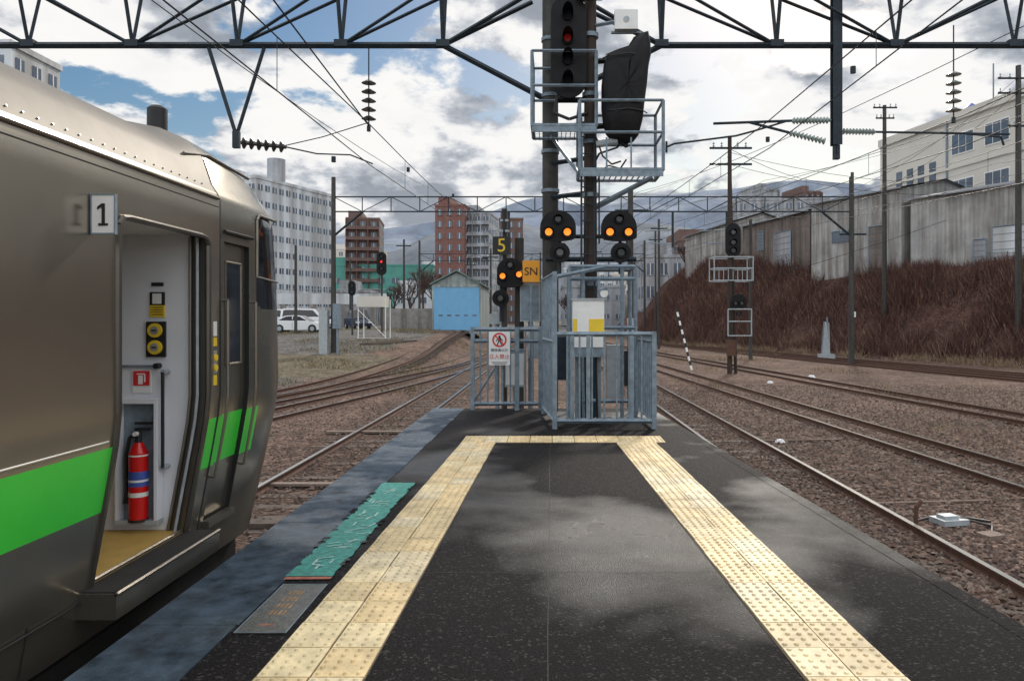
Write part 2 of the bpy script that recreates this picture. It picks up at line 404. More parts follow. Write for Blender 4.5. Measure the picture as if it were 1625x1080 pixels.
blades('dry_brush',95000,gb,[brush[0],brush[1],brush[0],brush[2],brush[1],brush[0],brush[2],brush[1],brush[3]],.014,.04,.38)
def gb2():
    while 1:
        y=24+86*random.random();x=xb(y)+random.random()**2*3-.6
        if noise.noise(Vector((x*.4,y*.3,7)))>.0: return x,y,random.uniform(.2,.7)
blades('dry_grass',9000,gb2,[straw[0],brush[3]],.015,.035,.5)
def gg():
    while 1:
        y=random.uniform(22,74);x=random.uniform(-24,-5)
        if abs(x+8.8)<.8: continue
        if noise.noise(Vector((x*.2,y*.2,5)))>.12: return x,y,random.uniform(.06,.28)
blades('dry_grass',9000,gg,straw,.02,.04)
def gg2():
    while 1:
        y=random.uniform(10,80);x=random.uniform(5,xb(y))
        if noise.noise(Vector((x*.3,y*.15,9)))>.3 or x>xb(y)-1.2: return x,y,random.uniform(.05,.3)
blades('dry_grass',7000,gg2,[straw[0],brush[3]],.015,.03)
# ---------------------------------------------------------------- train
CX=-3.85
def side(z):
    T=[(.7,-2.57),(1.2,-2.48),(1.9,-2.35),(2.1,-2.33),(3.45,-2.33)]
    for (a,xa),(c,xc) in zip(T,T[1:]):
        if z<=c: return xa+(xc-xa)*(z-a)/(c-a)
    return -2.33
rows=[.86,1.0,1.17,1.4,1.58,1.75,1.93,2.1,2.7,2.9,3.17,3.3,3.45]
roof=[(-2.35,3.5),(-2.39,3.56),(-2.45,3.68),(-2.52,3.76),(-2.6,3.825),(-2.75,3.89),(-3.0,3.94),(-3.3,3.97),(-3.85,3.99)]
tr=B('train')
def seg(ya,yb,mb,mr,skip=None,dz=(0,0)):
    for a,c in zip(rows,rows[1:]):
        m=green if 1.575<a<1.92 and mb is not rubber else mb
        if not(skip and skip[0]<=a<skip[1]):
            tr.poly([(side(a),ya,a),(side(a),yb,a),(side(c),yb,c),(side(c),ya,c)],m)
        tr.poly([(2*CX-side(a),yb,a),(2*CX-side(a),ya,a),(2*CX-side(c),ya,c),(2*CX-side(c),yb,c)],m)
    pr=[(side(3.45),3.45)]+roof
    for (xa,za),(xc,zc) in zip(pr,pr[1:]):
        da=lambda z:0 if z<3.6 else 1
        A=[(xa,ya,za+dz[0]*da(za)),(xa,yb,za+dz[1]*da(za)),(xc,yb,zc+dz[1]*da(zc)),(xc,ya,zc+dz[0]*da(zc))]
        tr.poly(A,mb if zc<3.55 else mr);tr.poly([(2*CX-q[0],q[1],q[2]) for q in reversed(A)],mb if zc<3.55 else mr)
for a,c in ((-14,-6),(-6,0),(0,2.4),(2.4,3.96)): seg(a,c,steel,roofm)
seg(3.96,4.9,steel,roofm,(1.17,3.17)); seg(4.9,5.0,steel,roofm,(1.17,3.17),(0,.03)); seg(5.0,5.17,steel,roofm,None,(.03,.07))
seg(5.17,5.20,rubber,rubber,None,(.03,.03))
seg(5.2,5.25,steel2,steel2,None,(.06,.07)); seg(5.25,5.68,steel2,steel2,(1.17,3.17),(.07,.05)); seg(5.68,5.9,steel2,steel2,None,(.05,.03))
def g(z):
    T=[(.7,.75),(1.2,.92),(1.8,1.05),(2.4,1.05),(2.9,.95),(3.3,.8),(3.6,.65),(3.8,.45),(4.1,.3)]
    for (a,u),(c,v) in zip(T,T[1:]):
        if z<=c: return u+(v-u)*(z-a)/(c-a)
    return .3
prof=[(side(a),a) for a in rows]+roof
secs=[(5.9,0),(6.1,.0),(6.3,.02),(6.42,.06),(6.5,.13),(6.56,.24),(6.6,.4),(6.63,.8),(6.64,1.5)]
for (ya,ia),(yb,ib) in zip(secs,secs[1:]):
    for (xa,za),(xc,zc) in zip(prof,prof[1:]):
        def q(x,y,z,i): 
            zz=z+.03-(.10*ss(5.9,6.6,y) if z>3.6 else 0) if z>3.6 else z
            return (CX+(x-CX)*(1-i/1.52),5.9+(y-5.9)*g(z)*1.02,zz)
        m=steel2
        if 2.69<za<3.44: m=blackg
        A=[q(xa,ya,za,ia),q(xa,yb,za,ib),q(xc,yb,zc,ib),q(xc,ya,zc,ia)]
        tr.poly(A,m);tr.poly([(2*CX-v[0],v[1],v[2]) for v in reversed(A)],m)
tr.box(-2.335,-2.325,5.83,5.899,2.72,3.43,blackg)
tr.path([(-2.322,6.2,3.44),(-2.322,5.86,3.44),(-2.322,5.82,3.40),(-2.322,5.82,2.95)],.011,trim)
tr.path([(-2.322,5.82,2.95),(-2.322,6.25,2.93)],.008,trim)
def follow(y,za,zb,off=0.0,n=12):
    zs=[za]+[r for r in rows if za<r<zb]+[zb]
    return [(side(z)+off,y,z) for z in zs]
tr.path([(side(3.45)+.004,-14,3.46),(side(3.45)+.004,5.16,3.46)],.010,trim)
tr.path([(side(3.45)-.002,-14,3.40),(side(3.45)-.002,5.16,3.40)],.005,rubber)
tr.path([(side(1.97)+.0,-14,1.965),(side(1.97)+.0,3.9,1.965)],.005,M('pale_line',(.5,.5,.46),.4))
tr.path([(side(1.2),-14,1.12),(side(1.2),3.9,1.12)],.005,rubber)
for y in range(0,62):
    yy=-1+y*.1
    if yy<5.1: tr.cyl((-2.372,yy,3.535),(-2.364,yy,3.538),.005,trim,6)
tr.path(follow(3.5,.9,1.15,.002),.004,rubber)
rimm=M('door_frame_metal',(.15,.14,.125),.3,.8,.1)
for y in (3.96,5.0):
    tr.path(follow(y,1.17,3.12,.004),.018,rimm)
tr.path([(-2.325,3.96,3.12),(-2.325,4.0,3.16),(-2.325,4.06,3.17),(-2.325,4.9,3.17),(-2.325,4.96,3.16),(-2.325,5.0,3.12)],.018,rimm)
for yy,s in ((3.96,1),(5.0,-1)):
    tr.poly([(-2.332,yy,3.17),(-2.332,yy+s*.1,3.17),(-2.332,yy+s*.03,3.14),(-2.332,yy,3.07)],steel)
def xin(z): return side(z)-.13
for y,m in ((3.961,rubber),(4.999,rimm)):
    zs=[z for z in rows if 1.17<=z<=3.17]
    for a,c in zip(zs,zs[1:]):
        tr.poly([(side(a),y,a),(xin(a),y,a),(xin(c),y,c),(side(c),y,c)],m)
        if y>4: tr.poly([(xin(a),y,a),(xin(a),5.03,a),(xin(c),5.03,c),(xin(c),y,c)],galv)
tr.path([(x-.06,4.975,z) for x,_,z in follow(5,1.17,3.17)],.010,galvl)
tr.path([(x-.11,4.985,z) for x,_,z in follow(5,1.17,3.17)],.008,trim)
tr.poly([(-5.3,5.02,1.1),(xin(1.1),5.02,1.1),(xin(1.9),5.02,1.9),(xin(2.1),5.02,2.1),(xin(3.2),5.02,3.2),(-5.3,5.02,3.2)],inner)
tr.box(-5.3,-2.62,3.8,3.83,1.1,3.3,inner)
tr.box(-5.3,-5.27,3.83,5.02,1.1,3.3,inner); tr.box(-5.27,-2.40,3.83,5.02,3.19,3.22,inner)
tr.box(-5.27,-2.50,3.83,5.015,1.15,1.185,innerf)
tr.box(-2.56,-2.29,3.88,5.08,1.03,1.165,steel2); tr.box(-2.54,-2.30,3.9,5.06,1.165,1.172,dark)
tr.path([(-2.29,3.88,1.165),(-2.29,5.08,1.165)],.012,trim); tr.path([(-2.50,3.96,1.19),(-2.50,5.0,1.19)],.012,trim)
yw=5.02;o=.09
tr.box(-3.01+o,-2.73+o,yw-.09,yw-.002,1.24,1.27,galvl)
tr.box(-3.01+o,-2.73+o,yw-.09,yw-.002,2.05,2.08,inner)
tr.box(-3.01+o,-2.99+o,yw-.09,yw-.002,1.27,2.05,inner);tr.box(-2.75+o,-2.73+o,yw-.09,yw-.002,1.27,2.05,inner)
tr.box(-2.99+o,-2.75+o,yw-.02,yw-.004,1.27,2.05,galv)
tr.cyl((-2.70+o,yw-.07,1.62),(-2.70+o,yw-.07,2.26),.011,black)
for z in (1.62,2.26): tr.cyl((-2.70+o,yw-.07,z),(-2.70+o,yw,z),.018,galvl)
tr.box(-3.3,-2.68,yw-.02,yw-.002,2.29,2.305,galv); tr.cyl((-2.67,yw-.05,2.30),(-2.67,yw,2.30),.02,black)
tr.box(-2.84+o,-2.71+o,yw-.02,yw-.002,2.36,2.60,black)
bm=M('button_metal',(.3,.3,.26),.4)
for z in (2.54,2.425):
    tr.cyl((-2.775+o,yw-.035,z),(-2.775+o,yw-.02,z),.048,yellow,20); tr.cyl((-2.775+o,yw-.04,z),(-2.775+o,yw-.035,z),.028,bm,16);tr.box(-2.79+o,-2.76+o,yw-.044,yw-.04,z-.005,z+.005,black)
tr.box(-2.82+o,-2.72+o,yw-.01,yw-.002,2.63,2.71,yellow);tr.box(-2.82+o,-2.72+o,yw-.01,yw-.002,2.71,2.8,black);tr.box(-2.80+o,-2.74+o,yw-.014,yw-.01,2.72,2.79,whitep)
for i in range(4): tr.box(-2.81+o,-2.73+o,yw-.012,yw-.01,2.645+i*.016,2.650+i*.016,black)
tr.box(-2.81+o,-2.73+o,yw-.01,yw-.002,2.84,2.865,black)
tr.box(-2.94+o,-2.81+o,yw-.01,yw-.002,2.115,2.27,whitep);tr.box(-2.93+o,-2.82+o,yw-.014,yw-.01,2.165,2.265,redp)
tr.box(-2.895+o,-2.865+o,yw-.017,yw-.014,2.175,2.235,whitep);tr.box(-2.905+o,-2.85+o,yw-.017,yw-.014,2.24,2.248,whitep);tr.box(-2.855+o,-2.847+o,yw-.017,yw-.014,2.19,2.24,whitep)
zs=[z for z in rows if 1.17<=z<=3.17]
for a,c in zip(zs,zs[1:]):
    m=green if 1.575<a<1.92 else steel2
    tr.poly([(side(a)-.035,5.25,a),(side(a)-.035,5.68,a),(side(c)-.035,5.68,c),(side(c)-.035,5.25,c)],m)
    for y in (5.25,5.68): tr.poly([(side(a)-.035,y,a),(side(a),y,a),(side(c),y,c),(side(c)-.035,y,c)],rubber)
tr.poly([(-2.365,5.25,3.17),(-2.33,5.25,3.17),(-2.33,5.68,3.17),(-2.365,5.68,3.17)],rubber)
tr.box(-2.362,-2.355,5.33,5.58,2.3,3.02,blackg)
tr.path([(-2.355,a,c) for a,c in [(5.32,2.29),(5.32,3.03),(5.59,3.03),(5.59,2.29),(5.32,2.29)]],.01,trim)
tr.path([(-2.32,5.24,3.24),(-2.31,5.70,3.24)],.014,rubber)
for y in (5.235,5.73):
    pts=follow(y,1.5,2.75,.035);tr.path(pts,.011,trim);
    for q in (pts[0],pts[-1]): tr.cyl(q,(q[0]-.04,q[1],q[2]),.011,trim)
tr.box(-2.5,-2.44,5.25,5.68,1.13,1.175,trim)
for z0,z1,m in ((2.5,2.6,whitep),(2.43,2.49,yellow),(2.24,2.40,bm),(2.16,2.23,yellow)):
    tr.box(-2.34,-2.326,5.08,5.13,z0,z1,m)
for z in (2.28,2.35): tr.cyl((-2.326,5.105,z),(-2.318,5.105,z),.025,yellow,12)
tr.cyl((-2.86,5.35,3.85),(-2.86,5.35,4.14),.068,black,16); tr.cyl((-2.86,5.35,4.14),(-2.86,5.35,4.16),.068,black,16,.045)
tr.path([(-2.47,4.95,3.73),(-2.47,5.3,3.79),(-2.47,6.0,3.76)],.012,trim)
tr.box(-5.1,-2.62,-14,5.9,.45,.9,dark)
for y in (-9,-6.8,2.4,4.6):
    for x in (-3.3,-4.4): tr.cyl((x-.06,y,.53),(x+.06,y,.53),.42,dark,20)
tr.box(-2.75,-2.6,.5,5.2,.3,.8,dark); tr.box(-5.0,-2.7,5.9,6.3,.42,.88,dark)
train=tr.done(28,weld=True)
t=B('carriage_number_sign')
t.box(-2.32,-2.205,3.72,3.735,3.045,3.24,whitep)
for q in ((-2.325,-2.2,3.04,3.047),(-2.325,-2.2,3.237,3.244)): t.box(q[0],q[1],3.716,3.738,q[2],q[3],galv)
for a in ((-2.325,-2.319),(-2.206,-2.2)): t.box(a[0],a[1],3.716,3.738,3.047,3.237,galv)
for z in (3.07,3.21): t.box(-2.36,-2.24,3.736,3.76,z-.012,z+.012,galv)
t.box(-2.268,-2.252,3.716,3.7185,3.095,3.195,black)
t.poly([(-2.268,3.716,3.195),(-2.290,3.716,3.178),(-2.290,3.716,3.163),(-2.268,3.716,3.176)],black)
t.box(-2.285,-2.236,3.716,3.7185,3.083,3.0949,black)
o=t.done(0)
o.parent=train;o.location-=train.location
t=B('fire_extinguisher');x,y=-2.775,4.955
t.cyl((x,y,1.28),(x,y,1.72),.06,red,20);t.cyl((x,y,1.72),(x,y,1.79),.06,red,20,.025);t.cyl((x,y,1.79),(x,y,1.87),.02,black)
t.cyl((x,y,1.50),(x,y,1.60),.0612,blue,20,caps=False);t.cyl((x,y,1.53),(x,y,1.545),.062,whitep,20,caps=False);t.cyl((x,y,1.43),(x,y,1.46),.0612,whitep,20,caps=False);t.cyl((x,y,1.70),(x,y,1.71),.0615,whitep,20,caps=False)
t.box(x-.02,x+.08,y-.012,y+.012,1.87,1.885,black);t.box(x-.02,x+.09,y-.012,y+.012,1.91,1.925,black);t.cyl((x,y-.02,1.85),(x,y-.05,1.85),.015,whitep)
t.path([(x-.02,y,1.84),(x-.06,y,1.82),(x-.085,y,1.7),(x-.08,y,1.45)],.012,black);t.cyl((x-.08,y,1.45),(x-.08,y,1.38),.012,black,8,.022)
t.cyl((x,y-.0,1.262),(x,y,1.28),.063,black,20)
t.done(40)
# ---------------------------------------------------------------- gantry
def insul(b,p,q,n,r,m):
    p=Vector(p);q=Vector(q);b.cyl(p,q,r*.35,m,6)
    for i in range(n):
        c=p+(q-p)*(i+.5)/n;d=(q-p).normalized()*.02
        b.cyl(c-d,c+d,r,m,12,r*.45)
G=B('overhead_line_gantry');gy0=13.2;ZB=7.54;ZT=8.56
left=[-1.94,-3.76,-5.62,-7.5,-9.36,-11.2,-13.1];right=[1.97,4.03,6.17,8.29,10.4,12.5,14.6]
for side_ in (left,right):
    G.beam((side_[0],gy0,ZB),(side_[-1],gy0,ZB),.085,gantrym)
    for yy in (-.3,.3): G.beam((0,gy0+yy,ZT),(side_[-1],gy0+yy,ZT),.07,gantrym)
    for x in side_:
        for yy in (-.3,.3): G.beam((x,gy0,ZB),(x,gy0+yy,ZT),.05,gantrym)
        G.box(x-.12,x+.12,gy0-.06,gy0+.06,ZB-.03,ZB+.09,gantrym)
        G.beam((x,gy0-.3,ZT),(x,gy0+.3,ZT),.05,gantrym)
    for i,(a,c) in enumerate(zip(side_,side_[1:])):
        for yy in (-.3,.3):
            if side_ is left:
                if i<3: G.beam((c,gy0,ZB),(a,gy0+yy,ZT),.045,gantrym)
                else: G.beam((a,gy0,ZB),(c,gy0+yy,ZT),.045,gantrym)
            else:
                if i<2: G.beam((a,gy0+yy,ZT),(c,gy0,ZB),.045,gantrym)
                else: G.beam((a,gy0,ZB),(c,gy0+yy,ZT),.045,gantrym)
for s,xx in ((-1,-1.94),(1,1.97)):
    G.beam((xx,gy0,ZB),(s*.15,gy0,6.6),.075,gantrym)
    G.beam((xx,gy0,ZB),(s*.35,gy0-.2,8.4),.06,gantrym)
    G.beam((xx,gy0,ZB),(s*.35,gy0+.2,8.4),.06,gantrym)
for x in (-13.1,14.6): G.cyl((x,gy0,0),(x,gy0,9),.17,polem,12)
G.cyl((-.02,gy0,0),(-.02,gy0,9.4),.145,polem,16)
for z in (2.2,4.9,5.6,6.6,7.6): G.cyl((-.02,gy0,z),(-.02,gy0,z+.06),.165,galv,16)
G.box(5.02,5.18,gy0-.08,gy0-.065,5.75,8.5,gantrym);G.box(5.02,5.18,gy0+.065,gy0+.08,5.75,8.5,gantrym);G.box(5.09,5.11,gy0-.064,gy0+.064,5.6,8.5,gantrym)
G.box(5.05,5.15,gy0-.05,gy0+.05,5.5,5.75,gantrym)
G.cyl((5.0,gy0,6.2),(4.95,gy0,6.2),.03,galv);insul(G,(4.95,gy0,6.2),(4.3,gy0,6.19),11,.065,ins);G.cyl((4.3,gy0,6.19),(2.9,gy0,6.14),.024,gantrym)
insul(G,(4.9,gy0,5.82),(4.25,gy0,5.98),10,.065,ins);G.cyl((4.25,gy0,5.98),(3.55,gy0,6.16),.024,gantrym)
G.path([(4.2,gy0,6.18),(3.6,gy0,6.0),(3.3,gy0,5.92),(2.2,gy0,5.78),(2.06,gy0,5.72)],.02,gantrym);G.cyl((2.06,gy0,5.62),(2.06,gy0,5.82),.02,gantrym)
insul(G,(5.22,gy0,6.0),(5.8,gy0,5.99),10,.06,ins);G.cyl((5.8,gy0,5.99),(8.2,gy0,5.95),.02,gantrym)
G.path([(7.4,gy0,5.96),(8.05,gy0,5.9),(8.1,gy0,5.75)],.02,gantrym)
G.beam((-6.15,gy0,ZB),(-5.66,gy0,5.98),.05,gantrym);G.beam((-5.13,gy0,ZB),(-5.62,gy0,5.98),.05,gantrym);G.box(-5.7,-5.58,gy0-.04,gy0+.04,5.7,6.0,gantrym)
insul(G,(-5.55,gy0,5.80),(-4.75,gy0,5.72),6,.11,insd)
G.path([(-4.75,gy0,5.72),(-4.2,gy0,5.6),(-3.6,gy0,5.58),(-3.2,gy0,5.42)],.014,gantrym);G.path([(-4.75,gy0,5.75),(-4.1,gy0,5.9),(-3.3,gy0,6.15)],.010,gantrym)
for x,zt,zb in ((-3.27,7.5,6.1),(7.2,7.9,6.25)):
    G.cyl((x,gy0,zt),(x,gy0,zb),.012,gantrym,6)
    zc=zb+.12
    for i in range(5): G.cyl((x,gy0,zc+i*.16),(x,gy0,zc+i*.16+.05),.13,insd if x<0 else ins,16,.05)
    G.cyl((x,gy0,zb-.1),(x,gy0,zb),.035,gantrym)
G.done(30)
def gantry(name,y,xl,xr,zt,zb,ztop,n,mids=()):
    t=B(name)
    for x in (xl,xr)+tuple(mids): t.cyl((x,y,h(x,y)-.5),(x,y,ztop),.17,polem,12,.13)
    for z in (zt,zb): t.beam((xl,y,z),(xr,y,z),.06,gantrym)
    for i in range(n):
        a=xl+(xr-xl)*i/n;c=xl+(xr-xl)*(i+1)/n;t.beam((a,y,zb),(a,y,zt),.045,gantrym)
        if i%2: t.beam((a,y,zb),(c,y,zt),.035,gantrym)
        else: t.beam((a,y,zt),(c,y,zb),.035,gantrym)
    for x,s in ((xl,1),(xr,-1)): t.beam((x,y,zb-1.5),(x+s*1.8,y,zb),.1,gantrym)
    for x in (-3.8,3.4,6.2,9.5):
        t.beam((x+1.2,y,zb),(x+1.2,y,zb-2.2),.1,gantrym);insul(t,(x+1.1,y,zb-1.1),(x+.4,y,zb-1.15),6,.09,ins);t.cyl((x+.4,y,zb-1.15),(x-.5,y,zb-1.2),.03,galv)
        t.cyl((x+1.1,y,zb-2),(x-.2,y,zb-1.9),.03,galv)
    t.done(30)
gantry('overhead_line_gantry',45,-13.3,18.3,10.2,9.3,11.4,18)
gantry('overhead_line_gantry',95,-17,12,11.3,10.4,13,16)
W=B('overhead_wires')
def wire(pts,r=.011,sag=0):
    for a,c in zip(pts,pts[1:]):
        a=Vector(a);c=Vector(c);n=8 if sag else 1;pr=a
        for i in range(1,n+1):
            q=a.lerp(c,i/n);q.z-=sag*4*(i/n)*(1-i/n);W.cyl(pr,q,r,wirem,5,caps=False);pr=q
for (x0,x1,x2,x3,zm,zc) in ((-4.0,-3.25,-3.9,-3.6,6.12,5.4),(4.3,3.9,3.4,3.2,6.2,5.7),(8.6,7.4,5.6,4.8,6.3,5.75),(14,12.6,9.9,6,7.2,5.9)):
    wire([(x0,-25,zm+.3),(x1,gy0,zm),(x2,45,8.2),(x3,95,9.2)],.010,.25)
    wire([(x0,-25,zc),(x1,gy0,zc),(x2,45,7.3),(x3,95,8.4)],.009)
    for i in range(1,9):
        t_=i/9;W.cyl((x1+(x2-x1)*t_,gy0+(45-gy0)*t_,zc+(7.3-zc)*t_),(x1+(x2-x1)*t_,gy0+(45-gy0)*t_,zm+(8.2-zm)*t_-4*.25*t_*(1-t_)),.005,wirem,4)
        W.cyl((x0+(x1-x0)*t_,-25+(gy0+25)*t_,zc),(x0+(x1-x0)*t_,-25+(gy0+25)*t_,zm+.3-.3*t_-t_*(1-t_)),.005,wirem,4)
wire([(-7.2,-20,8.6),(-5.6,gy0,7.2),(-5,45,9.8),(-5,95,11)],.009,.4)
wire([(-2.6,-20,7.6),(-3.27,gy0,6.1)],.011,.1)
for x,z in ((11,7.4),(9.3,8.3),(17,9.0)): wire([(x+4,-10,z+.4),(x,gy0,z),(x-4,45,z+2.2),(x-8,95,z+3)],.010,.4)
for x,z in ((27,12.2),(27.6,12.8),(28,11.5)): wire([(x+12,15,z),(x,45,z),(18.3,60,z-.5),(12,100,z)],.014,.5)
wire([(8.8,36.6,11),(24,42,10.5)],.013,.5);wire([(8.8,36.6,10.4),(24,42,9.8)],.013,.5);wire([(8.8,36.6,10.8),(2.3,22,6.3)],.01,.2)
wire([(20.4,50,12),(8.8,36.6,11.2)],.013,.6);wire([(24.6,46,8.9),(9.5,36.6,4.4)],.014,.1);
wire([(28.5,45,17.5),(20.4,50,11.5)],.012,.6);wire([(28.5,45,16.6),(20.4,50,10.5)],.012,.6);wire([(28.5,45,17),(18.3,45,11.2)],.012,.6)
for x,y,z in ((-3.4,17.5,6.2),(-3.9,13.2,5.5),(-3.2,24,6.7),(4.5,11,6.35),(4.4,15,6.3)): W.cyl((x,y,z-.05),(x,y,z+.05),.04,gantrym)
W.done(0)
# ---------------------------------------------------------------- signals
def pill(b,cx,y,cz,w,hh,th,m,n=14,rz=0,top=1,bot=1):
    pts=[];r=w/2
    for i in range(n+1):
        a=math.pi*i/n;pts.append((r*math.cos(a),hh/2-r*top+r*top*math.sin(a)))
    for i in range(n+1):
        a=math.pi+math.pi*i/n;pts.append((r*math.cos(a),-hh/2+r*bot+r*bot*math.sin(a)))
    c,s=math.cos(rz),math.sin(rz)
    F=[(cx+x*c+th/2*s,y+x*s-th/2*c,cz+z) for x,z in pts];K=[(cx+x*c-th/2*s,y+x*s+th/2*c,cz+z) for x,z in pts]
    b.poly(F[::-1],m);b.poly(K,m);k=len(pts)
    for i in range(k): b.poly([F[i],F[(i+1)%k],K[(i+1)%k],K[i]],m)
def lamp(b,x,y,z,r,lens,hood=.25,rz=0):
    dx,dy=math.sin(rz),-math.cos(rz)
    b.cyl((x,y,z),(x+dx*.05,y+dy*.05,z),r*1.15,blackm,16)
    b.cyl((x+dx*.05,y+dy*.05,z),(x+dx*.058,y+dy*.058,z),r*.72,lens,16)
    n=10;ca,sa=math.cos(rz),math.sin(rz)
    for i in range(n):
        a0=-.5+ (math.pi+1)*i/n;a1=-.5+(math.pi+1)*(i+1)/n
        f=lambda a,d,rr:(x+ca*rr*math.cos(a)+dx*d,y+sa*rr*math.cos(a)+dy*d,z+rr*math.sin(a)-.1*d)
        u0=hood*(.45+.55*max(0,math.sin(a0)));u1=hood*(.45+.55*max(0,math.sin(a1)))
        b.poly([f(a0,.0,r*1.1),f(a1,.0,r*1.1),f(a1,u1,r*1.05),f(a0,u0,r*1.05)],blackm)
        b.poly([f(a0,.0,r*1.12),f(a0,u0,r*1.07),f(a1,u1,r*1.07),f(a1,.0,r*1.12)],blackm)
S=B('signal_mast')
S.cyl((.66,12.5,ZP-1),(.66,12.5,8.8),.125,woodp,14,.10)
for x in (.50,.72): S.cyl((x,12.3,1.0),(x,12.3,6.0),.018,gantrym)
for i in range(17): S.cyl((.50,12.3,1.2+i*.28),(.72,12.3,1.2+i*.28),.011,gantrym)
for z in (2.3,3.2,4.7,5.6,6.4,7.4): S.cyl((.66,12.5,z),(.66,12.5,z+.07),.14,galv,14)
for z in (4.8,5.4,6.0,6.9,7.8): S.beam((-.02,13.1,z),(.66,12.6,z),.06,gantrym)
S.path([(.56,12.36,1.0),(.58,12.36,5.0),(.8,12.3,5.4),(1.1,12.3,5.5),(1.2,12.3,5.7)],.018,black)
S.path([(.8,12.36,3.9),(.8,12.36,5.1),(.95,12.3,5.2),(1.15,12.3,5.15),(1.25,12.3,5.3)],.014,black)
S.path([(.7,12.3,5.8),(.85,12.25,5.35),(1.0,12.2,5.2),(1.15,12.2,5.25)],.016,black)
def cage(x0,x1,y0,y1,z0,z1,m,mid=True):
    for x in (x0,x1):
        for y in (y0,y1): S.beam((x,y,z0),(x,y,z1),.04,m)
    zz=[z1,z0]+([(z0+z1)/2+.05] if mid else [])
    for z in zz:
        for y in (y0,y1): S.beam((x0,y,z),(x1,y,z),.035,m)
        for x in (x0,x1): S.beam((x,y0,z),(x,y1,z),.035,m)
    S.box(x0,x1,y0-.02,y0,z0-.1,z0+.04,m);
    for i in range(14):
        x=x0+(x1-x0)*(i+.5)/14;S.box(x-.006,x+.006,y0,y1,z0-.03,z0,m)
    for i in range(8):
        y=y0+(y1-y0)*(i+.5)/8;S.box(x0,x1,y-.006,y+.006,z0-.034,z0-.031,m)
cage(-.32,.74,12.15,13.0,5.82,7.06,galv);cage(.46,1.82,12.0,12.9,5.06,6.2,galv)
S.beam((.46,12.45,5.1),(-.02,13.1,5.9),.05,galv);S.beam((.66,12.5,4.5),(1.7,12.4,5.02),.06,galv)
for x in (.5,.9,1.3): S.beam((x,12.02,5.06),(x,12.02,5.6),.02,galv)
pill(S,.29,12.35,7.2,.60,1.72,.05,blackm);pill(S,.29,12.45,7.2,.44,1.5,.16,blackm)
for z,l in ((7.72,lensd),(7.32,redl),(6.98,lensd),(6.62,lensd)): lamp(S,.27,12.32,z,.085,l,.42)
S.beam((.1,12.5,6.35),(.66,12.5,6.35),.07,blackm);S.beam((.3,12.5,7.9),(.66,12.5,7.9),.07,blackm)
S.path([(.1,12.4,6.4),(.05,12.4,6.1),(.3,12.4,6.0),(.6,12.4,6.1)],.03,black)
# signal 2, out of use and wrapped in a black cover
out_=[(1.61,7.43),(1.50,7.40),(1.37,7.33),(1.28,7.18),(1.10,7.12),(.92,7.05),(.86,6.85),(.83,6.5),(.83,6.15),(.85,5.9),(.90,5.72),(1.0,5.6),(1.21,5.54),(1.36,5.58),(1.45,5.70),(1.52,5.96),(1.55,6.25),(1.59,6.55),(1.62,6.85),(1.66,7.05),(1.64,7.25)]
cx0,cz0=1.25,6.5
rings=[]
for yy,k in ((12.02,.0),(12.03,.45),(12.07,.75),(12.14,.93),(12.26,1.0),(12.4,.97),(12.48,.8),(12.5,.0)):
    rings.append([(cx0+(x-cx0)*k*(1+.03*noise.noise(Vector((x*5,yy*9,z*5)))),yy+.03*noise.noise(Vector((x*4,z*4,yy))),cz0+(z-cz0)*(k*.9+.1*(k>0)) if k else cz0) for x,z in out_])
for a,c in zip(rings,rings[1:]):
    for i in range(len(out_)):
        j=(i+1)%len(out_);S.poly([a[i],c[i],c[j],a[j]],bagm)
for z in (6.05,6.95): S.path([(.85,12.2,z),(.95,12.06,z),(1.25,12.0,z+.02),(1.5,12.07,z),(1.58,12.2,z)],.012,black)
for z in (5.9,7.0): S.beam((.66,12.5,z),(1.2,12.4,z),.07,blackm)
S.cyl((.75,12.3,5.55),(1.1,12.25,5.6),.06,galvl,10);S.path([(1.1,12.25,5.6),(1.25,12.25,5.5),(1.25,12.28,5.6)],.03,blackm)
S.box(1.05,1.43,12.2,12.35,7.44,7.76,whitep);S.beam((.66,12.5,7.6),(1.1,12.3,7.6),.05,galv);S.box(1.0,1.5,12.3,12.36,7.41,7.44,galv)
S.cyl((1.24,12.19,7.6),(1.24,12.2,7.6),.05,galvl,14)
S.box(.42,.84,12.2,12.24,7.92,8.2,black)
S.beam((-.1,12.6,3.66),(1.45,12.6,3.66),.06,gantrym);S.beam((-.1,12.6,4.05),(1.45,12.6,4.05),.05,gantrym)
for cx in (.11,1.13):
    pill(S,cx,12.35,4.2,.60,.52,.05,blackm,top=.95,bot=.25);S.box(cx-.24,cx+.24,12.38,12.55,3.98,4.35,blackm)
    for dx,l in ((-.155,amber),(.155,amber)): lamp(S,cx+dx,12.32,4.09,.085,l,.2)
    lamp(S,cx,12.32,4.31,.07,lensd,.2)
    S.cyl((cx+.03,12.3,3.75),(cx+.03,12.38,3.75),.17,blackm,20);lamp(S,cx+.03,12.3,3.75,.08,lensd,.18)
    S.cyl((cx+.03,12.45,3.4),(cx+.03,12.45,4.1),.03,gantrym)
for x in (.3,.52,1.16,1.38):
    S.beam((x,12.1,1.0),(x,12.1,3.5),.045,galv)
for z in (3.5,3.3,2.5,1.3): S.beam((.3,12.1,z),(1.38,12.1,z),.05,galv)
for x in (.3,1.38): 
    S.beam((x,12.9,1.0),(x,12.9,3.5),.045,galv)
    for z in (3.5,2.5): S.beam((x,12.1,z),(x,12.9,z),.04,galv)
S.beam((.3,12.9,3.5),(1.38,12.9,3.5),.05,galv)
for i in range(12): S.box(.3+i*.09,.31+i*.09,12.1,12.9,3.52,3.53,galv)
